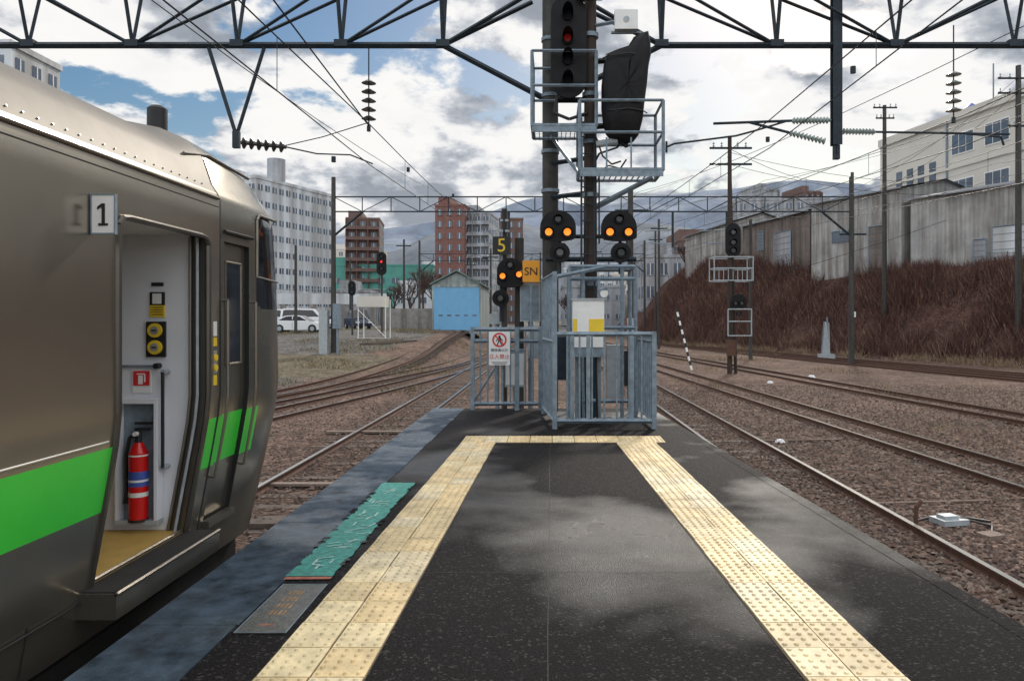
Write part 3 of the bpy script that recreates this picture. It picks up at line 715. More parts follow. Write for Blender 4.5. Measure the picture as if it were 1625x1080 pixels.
S.cyl((.78,11.9,3.10),(.84,11.75,3.05),.05,galv,14,.085);S.cyl((.84,11.75,3.05),(.842,11.745,3.049),.07,whitep,14);S.beam((.78,11.95,3.1),(.78,12.1,3.3),.03,galv)
for x,z0,z1,m in ((.95,1.3,2.2,galvl),(.1,1.6,2.4,gantrym),(1.2,1.5,2.1,black)): S.box(x,x+.22,12.6,12.8,z0,z1,m)
sm=S.done(35,weld=True);text(sm,'4',(.63,12.19,8.06),.26,whitep)
t=B('equipment_cabinet')
t.box(.33,.82,11.45,11.75,2.2,2.93,whitep);t.box(.31,.84,11.43,11.77,2.93,2.96,galvl);t.box(.335,.40,11.444,11.449,2.42,2.64,yellow);t.box(.58,.815,11.441,11.449,2.42,2.64,yellow);t.box(.40,.58,11.438,11.449,2.43,2.78,whitep)
t.box(.34,.81,11.4,11.8,2.05,2.19,galv)
for x in (.4,.75): t.box(x-.03,x+.03,11.57,11.63,1.0,2.05,galv)
for x in (.45,.53,.62,.70): t.path([(x,11.5,2.1),(x,11.5,1.8),(x+.02,11.55,1.0)],.018,black)
t.done(0)
def fence(name,a,c,z0,z1,n,extra=()):
    t=B(name);a=Vector(a);c=Vector(c)
    for q in (a,c): t.box(q.x-.035,q.x+.035,q.y-.035,q.y+.035,z0,z1+.02,galv)
    for z in (z0+.12,z1-.02)+tuple(extra): t.beam((a.x,a.y,z),(c.x,c.y,z),.055,galv)
    for i in range(1,n):
        q=a.lerp(c,i/n);t.cyl((q.x,q.y,z0+.1),(q.x,q.y,z1-.02),.016,galv,8)
    return t
f=fence('platform_end_fence',(.05,11.0),(1.53,11.0),1.0,2.43,8)
for x in (.31,.55,1.2): f.box(x-.03,x+.03,10.98,11.02,1.1,2.42,galv)
for s in ((.05,11.0,-.14,12.8,3.35),(1.53,11,1.47,12.8,2.43)):
    a=Vector(s[:2]);c=Vector(s[2:4])
    f.box(c.x-.035,c.x+.035,c.y-.035,c.y+.035,1.0,s[4],galv)
    if s[4]>3: f.box(a.x-.035,a.x+.035,a.y+.04,a.y+.11,1.0,s[4],galv)
    for z in (1.12,2.3,s[4]-.03): f.beam((a.x,a.y+.05,z),(c.x,c.y,z),.05,galv)
    for i in range(1,10):
        q=a.lerp(c,i/10);f.cyl((q.x,q.y,1.1),(q.x,q.y,s[4]-.03),.016,galv,8)
f.beam((.0,11.8,3.3),(.9,12.1,3.5),.05,galv)
f.done(30)
f=fence('platform_end_fence',(-1.42,13.3),(-.2,13.3),1.0,2.48,9,(2.25,))
f.box(-.66,-.58,13.26,13.34,1.0,2.5,galv);f.beam((-1.4,13.3,1.15),(-.7,13.3,2.3),.03,galv)
f.done(30)
t=B('no_entry_sign')
t.box(-1.12,-.74,13.2,13.215,1.82,2.42,whitep)
t_=Vector((-.93,13.197,2.27));
for i in range(28):
    a0=i*2*math.pi/28;a1=(i+1)*2*math.pi/28
    f2=lambda a,r:(t_.x+r*math.cos(a),t_.y,t_.z+r*math.sin(a))
    t.poly([f2(a0,.1),f2(a0,.13),f2(a1,.13),f2(a1,.1)][::-1],redp)
t.cyl((-.93,13.198,2.33),(-.93,13.199,2.33),.022,black,12)
t.poly([(-.955,13.198,2.24),(-.90,13.198,2.24),(-.905,13.198,2.31),(-.95,13.198,2.31)],black)
for a,c in (((-.94,2.25),(-.97,2.18)),((-.92,2.25),(-.89,2.18)),((-.95,2.3),(-.99,2.25)),((-.91,2.3),(-.87,2.25))): t.cyl((a[0],13.197,a[1]),(c[0],13.197,c[1]),.009,black,5)
t.poly([(-1.02,13.186,2.35),(-1.005,13.186,2.365),(-.84,13.186,2.19),(-.855,13.186,2.175)],redp)
t.box(-1.07,-.79,13.196,13.199,1.865,1.875,black);t.box(-1.05,-.81,13.196,13.199,1.84,1.848,black)
o=t.done(0);text(o,'関係者以外',(-.93,13.195,2.085),.062,black);text(o,'立入禁止',(-.93,13.195,1.97),.092,redp)
t=B('shunting_signal')
t.cyl((-.90,14.1,0),(-.90,14.1,4.75),.055,polem,12);t.cyl((-.62,14.2,0),(-.62,14.2,4.2),.09,polem,12)
t.box(-1.0,-.8,14.0,14.06,4.3,4.34,galvl);t.box(-.98,-.82,14.0,14.06,4.5,4.54,galvl);t.cyl((-.9,14.02,4.3),(-.9,14.02,4.7),.03,black)
pill(t,-.78,13.95,3.52,.50,.56,.05,blackm,top=.95,bot=.3);t.box(-.98,-.58,13.98,14.1,3.3,3.7,blackm)
for dx,l in ((-.14,amber),(.17,amber)): lamp(t,-.78+dx,13.92,3.47+dx*.1,.075,l,.18)
lamp(t,-.78,13.92,3.67,.065,lensd,.16)
t.cyl((-.96,13.9,3.04),(-.96,13.98,3.04),.16,blackm,20);lamp(t,-.96,13.9,3.04,.07,lensd,.15)
t.cyl((-.96,14,2.6),(-.96,14,3.3),.03,gantrym)
t.done(30)
t=B('track_number_sign');t.box(-1.11,-.77,13.9,13.93,3.86,4.2,black);t.cyl((-.94,13.96,3.7),(-.94,13.96,4.3),.02,galv)
o=t.done(0);text(o,'5',(-.94,13.895,4.025),.36,yellow)
t=B('signal_type_sign');t.box(-.54,-.22,13.8,13.82,3.34,3.74,orange);t.cyl((-.38,13.85,1.0),(-.38,13.85,3.8),.03,galv)
o=t.done(0);text(o,'SN',(-.38,13.795,3.53),.21,black)
t=B('equipment_cabinet');t.box(-.6,-.22,14.05,14.4,2.6,3.35,galvl);t.box(-.62,-.2,14.03,14.42,3.35,3.38,galv);t.box(-.58,-.24,14.04,14.05,2.63,3.3,galv)
t.box(-.45,-.2,14.0,14.3,1.9,2.5,galvl);t.cyl((-.4,14.2,0),(-.4,14.2,2.6),.05,galv);t.done(0)
t=B('equipment_cabinet');t.box(-.87,-.5,13.75,13.95,1.38,2.05,galvl);t.box(-.89,-.48,13.73,13.97,2.05,2.08,galv);t.box(-.85,-.52,13.742,13.75,1.42,2.0,whitep);t.cyl((-.68,13.85,0),(-.68,13.85,1.4),.05,galv);t.done(0)
t=B('junction_box');t.box(-1.2,-.9,14.2,14.4,2.55,2.75,galvl);t.box(-1.15,-1.0,14.1,14.3,2.3,2.5,galv);t.cyl((-1.05,14.3,0),(-1.05,14.3,2.6),.04,galv);t.done(0)
t=B('utility_pole');t.cyl((2.36,22,0),(2.36,22,6.5),.10,polem,12,.08);t.beam((1.9,22,5.9),(2.9,22,5.9),.06,gantrym);t.box(2.25,2.47,21.85,21.9,2.2,2.7,galvl);t.done(30)
# ---------------------------------------------------------------- right side poles
t=B('signal_mast')
x,y=8.85,36.6
t.cyl((x,y,0),(x,y,11.8),.13,woodp,12,.10);t.cyl((x+.35,y+.2,0),(x+.05,y+.2,10.5),.08,woodp,10)
for z in (11.2,10.4): t.beam((x-1.0,y,z),(x+1.1,y,z),.08,gantrym)
for q in (-.8,-.4,.4,.8): insul(t,(x+q,y,11.25),(x+q,y,11.5),2,.07,ins)
for xx in (x-.9,x+1.0):
    for yy in (y-.6,y+.5): t.beam((xx,yy,4.6),(xx,yy,5.75),.045,galvl)
for z in (4.6,5.2,5.75):
    for yy in (y-.6,y+.5): t.beam((x-.9,yy,z),(x+1.0,yy,z),.045,galvl)
    for xx in (x-.9,x+1.0): t.beam((xx,y-.6,z),(xx,y+.5,z),.045,galvl)
for i in range(9): t.beam((x-.9+i*.23,y-.6,4.6),(x-.9+i*.23,y-.6,5.2),.025,galvl)
pill(t,x+.1,y-.25,6.6,.75,1.7,.1,blackm);
for z in (7.0,6.5,6.1): lamp(t,x+.1,y-.3,z,.15,lensd,.3)
pill(t,x+.35,y-.3,3.6,.8,.7,.1,blackm,bot=.3);lamp(t,x+.2,y-.35,3.5,.11,lensd,.2);lamp(t,x+.5,y-.35,3.5,.11,lensd,.2);lamp(t,x+.35,y-.35,3.0,.12,lensd,.2)
for xx in (x-.2,x+.95):
    t.beam((xx,y-.5,1.9),(xx,y-.5,3.2),.045,galvl)
for z in (1.9,2.6,3.2): t.beam((x-.2,y-.5,z),(x+.95,y-.5,z),.045,galvl)
t.box(x-.2,x+.2,y-.4,y-.15,.9,1.7,rust)
t.done(30)
def pole(x,y,z1,arms=(),r=.14,m=polem,z0=None,tag=None):
    t=B('utility_pole');zz=h(x,y)-.3 if z0 is None else z0
    t.cyl((x,y,zz),(x,y,z1),r,m,12,r*.75)
    for z,w in arms:
        t.beam((x-w,y-.1,z),(x+w,y-.1,z),.09,gantrym)
        for q in (-.9,-.45,.45,.9): insul(t,(x+q*w,y-.1,z+.05),(x+q*w,y-.1,z+.3),2,.07,ins)
    if tag:
        t.box(x-.17,x+.17,y-.2,y-.17,tag,tag+.36,whitep)
        o=t.done(30);text(o,'4',(x,y-.21,tag+.18),.3,black);return
    t.done(30)
pole(20.4,50,12.7,((8.5,.9),),tag=2.9)
pole(25.3,56,19,((18.8,.9),(18,.7)),r=.18)
pole(28.5,45,18.2,((17.4,1.3),(16.5,1.3),(14.5,.7)),r=.2)
pole(10.2,70,12.3,((11.4,.8),));pole(12,85,13,((12,.8),))
pole(13.5,50,9.5);pole(-7,85,11,((10,.9),));pole(-16,80,11.5,((10.8,.8),));pole(-21.5,62,9)
pole(6,100,13,((12,.9),));pole(-1.5,100,12,((11,.9),));pole(-12,110,12,((11,.8),));pole(0.6,75,11.5,((10.5,.8),));pole(-24,88,10)
t=B('trackside_cabinet');zz=h(-13,44.5);t.box(-13.95,-13.45,44.2,44.7,zz-.1,zz+2.6,galvl);t.box(-13.15,-12.75,44.3,44.7,zz+1.5,zz+3,galv);t.box(-12.95,-12.85,44.4,44.6,zz-.2,zz+1.5,galv);t.done(0)
t=B('striped_guy_guard')
a=Vector((5.8,38,5.8));c=Vector((6.95,36.5,.2));n=14
t.cyl(a,a+(c-a)*.45,.012,wirem,6)
for i in range(n):
    p0=a+(c-a)*(.45+.55*i/n);p1=a+(c-a)*(.45+.55*(i+1)/n);t.cyl(p0,p1,.055,whitep if i%2 else black,8)
t.done(30)
t=B('trackside_marker');x,y=19.0,51;z=h(x,y);t.poly([(x-.3,y,z),(x+.3,y,z),(x+.25,y+.1,z+2.5),(x-.05,y+.1,z+2.6)],galvl);t.beam((x+.3,y+.1,z),(x+.1,y+.1,z+2.9),.08,galv);t.beam((x-.3,y+.1,z),(x-.1,y+.1,z+2.6),.06,galv);t.box(x-.5,x+.6,y-.1,y+.3,z-.1,z+.35,galvl);t.done(0)
t=B('point_machine');x,y=5.05,9.4
t.box(x-.16,x+.20,y-.14,y+.14,.03,.10,galvl,.2);t.box(x-.1,x+.10,y-.08,y+.08,.10,.14,galvl,.2);t.cyl((x-.45,y-.1,0),(x-.45,y-.1,.28),.025,rust);t.cyl((x-.45,y-.1,.26),(x-.38,y-.1,.34),.03,rust)
t.path([(x-.4,y,.06),(x-.05,y+.25,.05),(x+.4,y+.2,.04),(x+.55,y+.0,.05)],.018,black);t.path([(x+.15,y,.1),(x+.45,y-.2,.05),(x+.3,y-.45,.04)],.015,black)
t.box(x+.1,x+.35,y-.65,y-.45,.0,.06,stone[1],.3);t.done(0)
for x,y,s in ((4.9,15.8,.12),(12.0,34,.2),(9.2,31,.15),(-2.9,16,.1)):
    t=B('white_stone');
    for i in range(5):
        a=i*1.25;t.cyl((x+s*.5*math.cos(a),y+s*.5*math.sin(a),.0),(x+s*.3*math.cos(a),y+s*.3*math.sin(a),s*.6),s*.5,stonew,6,s*.25)
    t.done(0)
t=B('fallen_leaves')
for i in range(40):
    x=3.35+random.uniform(-.3,.45);y=6.8+random.uniform(-1.0,1.8);a=random.uniform(0,6);t.poly([(x,y,.06),(x+.05*math.cos(a),y+.05*math.sin(a),.07),(x+.05*math.cos(a+1),y+.05*math.sin(a+1),.08)],yellow)
t.done(0)
t=B('track_cable_duct');t.box(-4.9,-2.6,9.2,9.4,.02,.08,sleeperm);t.box(-3.9,-3.3,7.5,7.7,.14,.17,redorange)
for y in (11.5,17.0): t.box(-5.2,-3.3,y,y+.14,.03,.07,stone[1])
for y in (10.5,16): t.box(4.6,6.3,y,y+.08,.0,.035,stone[0],.1)
t.done(0)
# ---------------------------------------------------------------- buildings
def building(name,x0,x1,y0,y1,z0,z1,st,cf,cs,wall,rz=0,balc=False,para=True,extra=None,wf=.5,hf=.5,pent=True):
    t=B(name);pv=((x0+x1)/2,(y0+y1)/2)
    def bx(a,b_,c,d,e,f_,m): t.box(a,b_,c,d,e,f_,m,rz,pv)
    bx(x0,x1,y0,y1,z0,z1,wall);sh=(z1-z0)/st
    for s in range(st):
        za=z0+sh*(s+.5-hf/2);zb=za+sh*hf
        for c in range(cf):
            w=(x1-x0)/cf;a=x0+w*(c+.5-wf/2);bx(a,a+w*wf,y0-.06,y0+.05,za,zb,win);bx(a-.1,a+w*wf+.1,y0-.14,y0-.0,za-.12,za-.01,wall)
            bx(a+w*wf*.5-.05,a+w*wf*.5+.05,y0-.09,y0-.061,za,zb,whitep)
        for c in range(cs):
            w=(y1-y0)/cs;a=y0+w*(c+.5-wf/2)
            bx(x1-.05,x1+.06,a,a+w*wf,za,zb,win);bx(x0-.06,x0+.05,a,a+w*wf,za,zb,win)
            bx(x1+.061,x1+.1,a+w*wf*.5-.05,a+w*wf*.5+.05,za,zb,whitep)
    if balc: 
        for s in range(st):
            bx(x0,x1,y0-1.3,y0-.02,z0+sh*s,z0+sh*s+.9,wall)
            for c in range(cf+1):
                w=(x1-x0)/cf;bx(x0+w*c-.1,x0+w*c+.1,y0-1.28,y0-.02,z0+sh*s+.9,z0+sh*(s+1),wall)
    if para: bx(x0-.15,x1+.15,y0-.15,y1+.15,z1,z1+.5,wall)
    if pent: bx(x0+.3,x0+(x1-x0)*.45,y0+2,y1-1,z1+.5,z1+2.6,wall)
    if extra: extra(t,bx)
    return t.done(0)
def tank(t,bx):
    t.cyl((-50,134,28),(-50,134,32),1.6,gwall,14)
building('white_apartment_block',-57,-43.5,120,140,1.8,25.6,9,7,12,wwall,R(-20),extra=tank,wf=.6,hf=.36)
building('white_office_building',-62,-44,60,66,1.8,25,8,8,3,wwall,0,pent=False,extra=lambda t,bx:(bx(-50,-46,59.3,59.8,25.5,26.6,orange),bx(-56,-50,63,65,25.5,28,gwall)))
building('brown_apartment_tower',-58,-49,205,220,1.8,31,10,3,4,bwall,R(8),balc=True)
building('brick_apartment_tower',-28.5,-21,185,200,1.8,31.5,10,3,4,bwall2,R(-6))
building('white_apartment_tower',-21.5,-15,188,200,1.8,30,10,3,4,gwall,R(-6),balc=True)
building('dark_office_building',-16,-9,220,235,1.8,33,10,3,4,bwall,R(4))
building('teal_sports_hall',-66,-33,205,230,1.8,18,2,8,5,tealb,hf=.18)
building('teal_office_building',-60,-54,170,180,1.8,18,4,3,4,tealb)
building('grey_shop_building',-44,-37,150,160,1.8,8.5,2,4,3,gwall)
building('white_shop_building',-34,-24,160,170,1.8,9.0,2,4,3,wwall,hf=.35)
building('grey_house',-20,-13,150,160,1.8,8.6,2,3,3,gwall)
building('cream_office_building',-8,0,160,172,1.8,12,3,4,3,cream)
building('grey_warehouse',2,14,140,155,1.8,9,2,5,3,gwall,hf=.25)
building('low_cream_building',15,26,120,135,1.8,13,3,5,4,gwall)
building('dark_brick_building',26,38,150,170,8,19,4,5,4,bwall)
building('hilltop_apartment_block',72,78.5,260,280,10,49,11,3,5,gwall,R(10),balc=True)
building('hilltop_apartment_block',88,94.5,262,280,10,48.5,11,3,5,bwall,R(10),balc=True)
building('long_apartment_block',56,82,215,235,10,38,8,8,4,gwall,R(-8))
building('white_hospital_building',39,57,150,170,10,23.5,4,9,4,wwall,hf=.3,pent=False)
for i,(x,y,w,zz) in enumerate([(-75,240,20,14),(-46,260,10,20),(-36,240,9,15),(-12,260,9,16),(4,230,11,17),(18,210,12,14),(34,240,14,22),(10,300,18,24),(-90,300,20,30),(-30,320,12,24)]):
    building(['grey_city_building','white_city_building','cream_city_building'][i%3],x,x+w,y,y+12,1.8,1.8+zz,max(2,int(zz/3.2)),max(3,w//3),3,[gwall,wwall,cream][i%3],R(random.uniform(-12,12)))
t=B('blue_shed');x0,x1,y0=-11.5,-6.5,70;z=1.75
t.extr([(x0+.2,z-.3),(x1-.2,z-.3),(x1-.2,z+4.4),((x0+x1)/2,z+5.5),(x0+.2,z+4.4)],y0,y0+9,shedwall)
for s,(a,c) in enumerate(((x0,(x0+x1)/2),((x0+x1)/2,x1))):
    za,zc=(z+4.3,z+5.6) if s==0 else (z+5.6,z+4.3)
    t.extr([(a,za),(c,zc),(c,zc+.14),(a,za+.14)],y0-.4,y0+9.4,shedroof)
for i in range(26):
    zz=z+.05+i*.155
    t.box(x0+.35,x1-.35,y0-.09,y0-.01,zz,zz+.14,shedblue)
for xx in (x0+.17,x1-.35): t.box(xx,xx+.18,y0-.12,y0-.0,z,z+4.3,shedwall)
t.box(x0+.2,x1-.2,y0-.14,y0-.01,z+4.1,z+4.35,shedwall)
for i in range(22): t.box(x0+.6+i*.18,x0+.62+i*.18,y0-.02,y0-.0,z+4.4,z+4.5+.5*(1-abs(i-10.5)/11),shedroof)
for i in range(5): t.box(x0+.8+i*.8,x0+1.2+i*.8,y0-.1,y0-.09,z+1.35,z+1.5,win)
t.done(0)
t=B('elevated_tank_stand');x,y=-13.2,55;z=h(x,y)
for a in (-1,1):
    for c in (-.8,.8): t.cyl((x+a,y+c,z-.2),(x+a,y+c,z+3.0),.04,whitep)
t.box(x-1.1,x+.9,y-.9,y+.9,z+2.4,z+3.2,cream);t.beam((x-1,y-.8,z+2.2),(x+1,y-.8,z+.2),.04,whitep);t.box(x-1.2,x+1.2,y-1,y+1,z-.1,z+.1,concrete);t.done(0)
t=B('concrete_wall');t.box(-17,-11.8,74,74.4,1.5,3.9,concrete);t.box(-11.8,-11.5,74,74.5,1.5,4.2,concrete);t.done(0)
t=B('sleeper_stack')
for i in range(7): t.box(-9-.0+i*.25-4,-7.2+i*.25-4,50+i*.5,50.3+i*.5,h(-11,50)-.0,h(-11,50)+.15+.02*i,sleeperm,.2)
t.done(0)
t=B('road_barrier')
t.box(-60,-22,98,98.4,4.9,6.3,wwall)
for i in range(10): t.box(-60+i*4,-59.4+i*4,97.9,98.5,1.5,4.9,concrete)
for i in range(19): t.box(-60+i*2,-59.9+i*2,97.95,98.0,6.3,6.9,galvl)
t.box(-60,-22,97.95,98,6.85,6.92,galvl)
t.done(0)
t=B('colour_light_signal');x,y=-13.8,60;z=h(x,y);t.cyl((x,y,z-.2),(x,y,z+5.5),.08,polem);pill(t,x,y-.1,7.3,.8,1.9,.1,blackm)
for zz,l in ((7.9,lensd),(7.45,redl2),(6.9,lensd)): lamp(t,x,y-.15,zz,.13,l,.3)
t.done(30)
t=B('colour_light_signal');x,y=-16.2,60;z=h(x,y);t.cyl((x,y,z-.2),(x,y,z+3.5),.08,polem);pill(t,x,y-.1,5.3,.6,1.2,.1,blackm)
for zz in (5.5,5.0): lamp(t,x,y-.15,zz,.12,lensd,.3)
t.done(30)
def ware(name,ax,ay,bx_,by,z0,z1,depth,wall,gable=1.2,doors=()):
    t=B(name);a=Vector((ax,ay,0));c=Vector((bx_,by,0));d=(c-a).normalized();n=Vector((d.y,-d.x,0));
    if n.x<0:n=-n
    Lw=(c-a).length;N_=int(Lw/.3)
    for i in range(N_):
        p0=a+d*Lw*i/N_;p1=a+d*Lw*(i+.5)/N_;p2=a+d*Lw*(i+1)/N_;o=n*-.06
        t.poly([(p0.x,p0.y,z0),(p1.x+o.x,p1.y+o.y,z0),(p1.x+o.x,p1.y+o.y,z1),(p0.x,p0.y,z1)],wall)
        t.poly([(p1.x+o.x,p1.y+o.y,z0),(p2.x,p2.y,z0),(p2.x,p2.y,z1),(p1.x+o.x,p1.y+o.y,z1)],wall)
    e=n*depth
    for q in (a,c):
        t.poly([(q.x,q.y,z0),(q.x+e.x,q.y+e.y,z0),(q.x+e.x,q.y+e.y,z1),(q.x+e.x/2,q.y+e.y/2,z1+gable),(q.x,q.y,z1)],wall)
    f_=-n*.4
    for u,v,zu,zv in ((f_,e/2,z1-.1,z1+gable),(e/2,e-f_,z1+gable,z1-.1)):
        A=a-d*.3;C=c+d*.3
        for dz in (0,.12):
            t.poly([(A.x+u.x,A.y+u.y,zu+dz),(C.x+u.x,C.y+u.y,zu+dz),(C.x+v.x,C.y+v.y,zv+dz),(A.x+v.x,A.y+v.y,zv+dz)],slate)
        t.poly([(A.x+u.x,A.y+u.y,zu),(C.x+u.x,C.y+u.y,zu),(C.x+u.x,C.y+u.y,zu+.12),(A.x+u.x,A.y+u.y,zu+.12)],slate)
    for s,w,zl,zh,m in doors:
        p0=a+d*s-n*.1;p1=a+d*(s+w)-n*.1
        t.poly([(p0.x,p0.y,zl),(p1.x,p1.y,zl),(p1.x,p1.y,zh),(p0.x,p0.y,zh)],m)
        t.path([(p0.x,p0.y,zl),(p0.x,p0.y,zh),(p1.x,p1.y,zh),(p1.x,p1.y,zl)],.06,galv,4)
        for k in range(1,6):
            zk=zl+(zh-zl)*k/6;t.cyl((p0.x-.02,p0.y,zk),(p1.x-.02,p1.y,zk),.015,galv,4)
    t.done(0)
ware('corrugated_warehouse',36.5,46,28.5,58.5,5.5,12.3,10,corr,1.0,((5.4,3.2,6.1,9.4,wwall),(9,.9,6.1,8.6,gwall),(1,3,6.1,9.6,wwall)))
ware('corrugated_warehouse',28.0,59,23.8,67.5,6,13.3,10,corr,1.0,((1.5,1.6,7,10.5,corrd),(5,2,9.5,10.5,win)))
ware('corrugated_warehouse',24.2,69,21.0,81,6.5,13.0,8,corrd,.9,((3,3,8,11.5,gwall),(8,1,10,12,win)))
ware('corrugated_warehouse',20.2,84,17.8,98,8,13.8,8,corr,1.2)
t=B('cream_school_building')
a=Vector((40.3,40,0));c=Vector((33.0,74,0));d=(c-a).normalized();n=Vector((-d.y,d.x,0));n=n if n.x<0 else -n
z0,z1=6,20.2;e=-n*14
t.poly([(a.x,a.y,z0),(c.x,c.y,z0),(c.x,c.y,z1),(a.x,a.y,z1)],cream);t.poly([(c.x,c.y,z0),(c.x+e.x,c.y+e.y,z0),(c.x+e.x,c.y+e.y,z1),(c.x,c.y,z1)],cream)
t.poly([(a.x,a.y,z0),(a.x+e.x,a.y+e.y,z0),(a.x+e.x,a.y+e.y,z1),(a.x,a.y,z1)],cream);t.poly([(a.x,a.y,z1),(c.x,c.y,z1),(c.x+e.x,c.y+e.y,z1),(a.x+e.x,a.y+e.y,z1)],slate)
Lw=(c-a).length
def wp(s,z,o): q=a+d*s+n*o;return (q.x,q.y,z)
def wb(s0,s1,za,zb,o,m):
    t.poly([wp(s0,za,o),wp(s1,za,o),wp(s1,zb,o),wp(s0,zb,o)],m)
    for P1 in ((s0,za,s1,za),(s1,za,s1,zb),(s1,zb,s0,zb),(s0,zb,s0,za)): t.poly([wp(P1[0],P1[1],0.01),wp(P1[2],P1[3],0.01),wp(P1[2],P1[3],o),wp(P1[0],P1[1],o)],m)
wb(0,Lw,z1-.2,z1+.5,.25,cream);wb(0,Lw,15.9,16.1,.12,cream)
for s in (2,6,10,14.5,18.8,22.5,):
    for zz in (17.0,13.0):
        wb(s,s+2.6,zz,zz+1.9,.05,whitep);
        for k in range(3): wb(s+.12+k*.82,s+.84+k*.82,zz+.12,zz+1.78,.08,win)
for s in (27,28.5,30,31.5): wb(s,s+.8,15,17.0,.06,win)
wb(25.5,25.7,9,z1,.1,galv)
for s in (19,26): 
    q=a+d*s+e*.2;t.cyl((q.x,q.y,z1),(q.x,q.y,z1+1.4),.5,shedblue,12);t.cyl((q.x,q.y,z1+1.4),(q.x,q.y,z1+1.9),.8,blue,12,.1)
q=a+d*20+e*.3;t.box(q.x-2,q.x+2,q.y-2,q.y+2,z1,z1+1.5,wwall);q=a+d*22+e*.1;t.cyl((q.x,q.y,z1),(q.x,q.y,z1+4),.06,galv)
t.done(0)
t=B('embankment_fence')
y=26
while y<104:
    x=xb(y)+8.6;x2=xb(y+2)+8.6;z=plat(y);t.beam((x,y,z-.2),(x,y,z+1.1),.07,concrete)
    for zz in (.4,1.0): t.beam((x,y,z+zz),(x2,y+2,plat(y+2)+zz),.03,galv)
    y+=2
t.done(0)
# ---------------------------------------------------------------- vehicles
def car(name,loc,heading,body,prof,cab,W_,wheels):
    t=B(name)
    hw=W_/2
    n=len(prof)
    for s in (-1,1):
        t.poly([(s*hw,y,z) for y,z in (prof if s<0 else prof[::-1])],body)
    for i in range(n):
        a=prof[i];c=prof[(i+1)%n];t.poly([(-hw,a[0],a[1]),(hw,a[0],a[1]),(hw,c[0],c[1]),(-hw,c[0],c[1])],body)
    k=len(cab);ins2=.16
    zmin=min(q[1] for q in cab);zmax=max(q[1] for q in cab)
    X=lambda z,s:s*(hw-.03-ins2*(z-zmin)/(zmax-zmin))
    for s in (-1,1): t.poly([(X(z,s),y,z) for y,z in (cab if s<0 else cab[::-1])],body)
    for i in range(k):
        a=cab[i];c=cab[(i+1)%k];steep=abs(c[1]-a[1])>.15
        t.poly([(X(a[1],-1),a[0],a[1]),(X(a[1],1),a[0],a[1]),(X(c[1],1),c[0],c[1]),(X(c[1],-1),c[0],c[1])],blackg if steep else body)
    gy_=sum(q[0] for q in cab)/k;gz=(zmin+zmax)/2
    gl=[(gy_+(y-gy_)*.86,gz+(z-gz)*.72) for y,z in cab]
    for s in (-1,1):
        t.poly([(X(z,s)+s*.012,y,z) for y,z in gl],blackg)
        t.box(s*(hw-.09)-.0,s*(hw-.09)+s*.02,gy_-.04,gy_+.04,zmin+.02,zmax-.02,body) if s>0 else t.box(s*(hw-.09)-.02,s*(hw-.09),gy_-.04,gy_+.04,zmin+.02,zmax-.02,body)
        for wy in wheels:
            t.cyl((s*(hw-.2),wy,.31),(s*(hw+.015),wy,.31),.36,rubber,20);t.cyl((s*(hw-.19),wy,.31),(s*(hw+.03),wy,.31),.31,rubber,20);t.cyl((s*(hw+.03),wy,.31),(s*(hw+.04),wy,.31),.19,galvl,16)
        t.box(s*hw-.006,s*hw+.006,gy_-.01,gy_+.01,.3,zmin,rubber)
    y0=min(q[0] for q in prof);y1=max(q[0] for q in prof)
    for s in (-1,1):
        t.box(s*(hw-.22)-.2,s*(hw-.22)+.2,y1-.03,y1+.015,.62,.76,whitep);t.box(s*(hw-.2)-.17,s*(hw-.2)+.17,y0-.015,y0+.03,.68,.84,redp)
    t.box(-.5,.5,y1-.02,y1+.02,.4,.58,black)
    return t.done(35,rot=(0,0,heading),loc=loc)
sed=[(-2.25,.3),(-2.3,.55),(-2.28,.85),(-1.6,.95),(1.1,.92),(2.1,.78),(2.27,.6),(2.25,.28),(1.8,.2),(-1.8,.2)]
sedc=[(-1.75,.93),(-1.0,1.40),(-.3,1.46),(.35,1.42),(1.15,.92)]
vanp=[(-2.3,.35),(-2.33,1.1),(1.5,1.1),(2.2,.95),(2.33,.6),(2.3,.3)];vanc=[(-2.28,1.1),(-2.2,1.95),(-1.9,2.02),(1.0,1.98),(1.75,1.1)]
def zc(x,y): return h(x,y)+.02
car('white_sedan',(-21.9,64,zc(-21.9,64)),R(-90),carw,sed,sedc,1.7,(-1.4,1.4))
car('white_van',(-23.2,70,zc(-23.2,70)),R(-90),carw,vanp,vanc,1.7,(-1.5,1.5))
car('white_minivan',(-27,72,zc(-27,72)),R(-90),carw,vanp,vanc,1.7,(-1.5,1.5))
car('dark_minivan',(-20.5,78,zc(-20.5,78)),R(-150),card,vanp,vanc,1.7,(-1.5,1.5))
car('dark_sedan',(-27,84,zc(-27,84)),R(-90),card,sed,sedc,1.7,(-1.4,1.4))
# ---------------------------------------------------------------- bare trees
def tree(name,x,y,H,m):
    t=B(name)
    def br(p,d,l,r,k):
        q=p+d*l;t.cyl(p,q,r,m,5,r*.65,caps=False)
        if k==0:return
        for i in range(random.choice((3,4)) if k>1 else 4):
            a=Vector((random.gauss(0,.5),random.gauss(0,.5),random.uniform(.1,.6)));br(p+d*l*random.uniform(.55,1),(d+a).normalized(),l*random.uniform(.55,.75),r*.6,k-1)
    br(Vector((x,y,h(x,y)-.2)),Vector((0,0,1)),H*.32,H*.02,5)
    t.done(0)
for i,(x,y,H) in enumerate([(-23,132,15),(-20,128,13),(-26,136,14),(-17,134,10),(-30,140,12),(3,128,9),(24,104,8),(20,110,7),(22,98,7)]): tree('bare_tree',x,y,H,brush[1] if i%2 else bark)
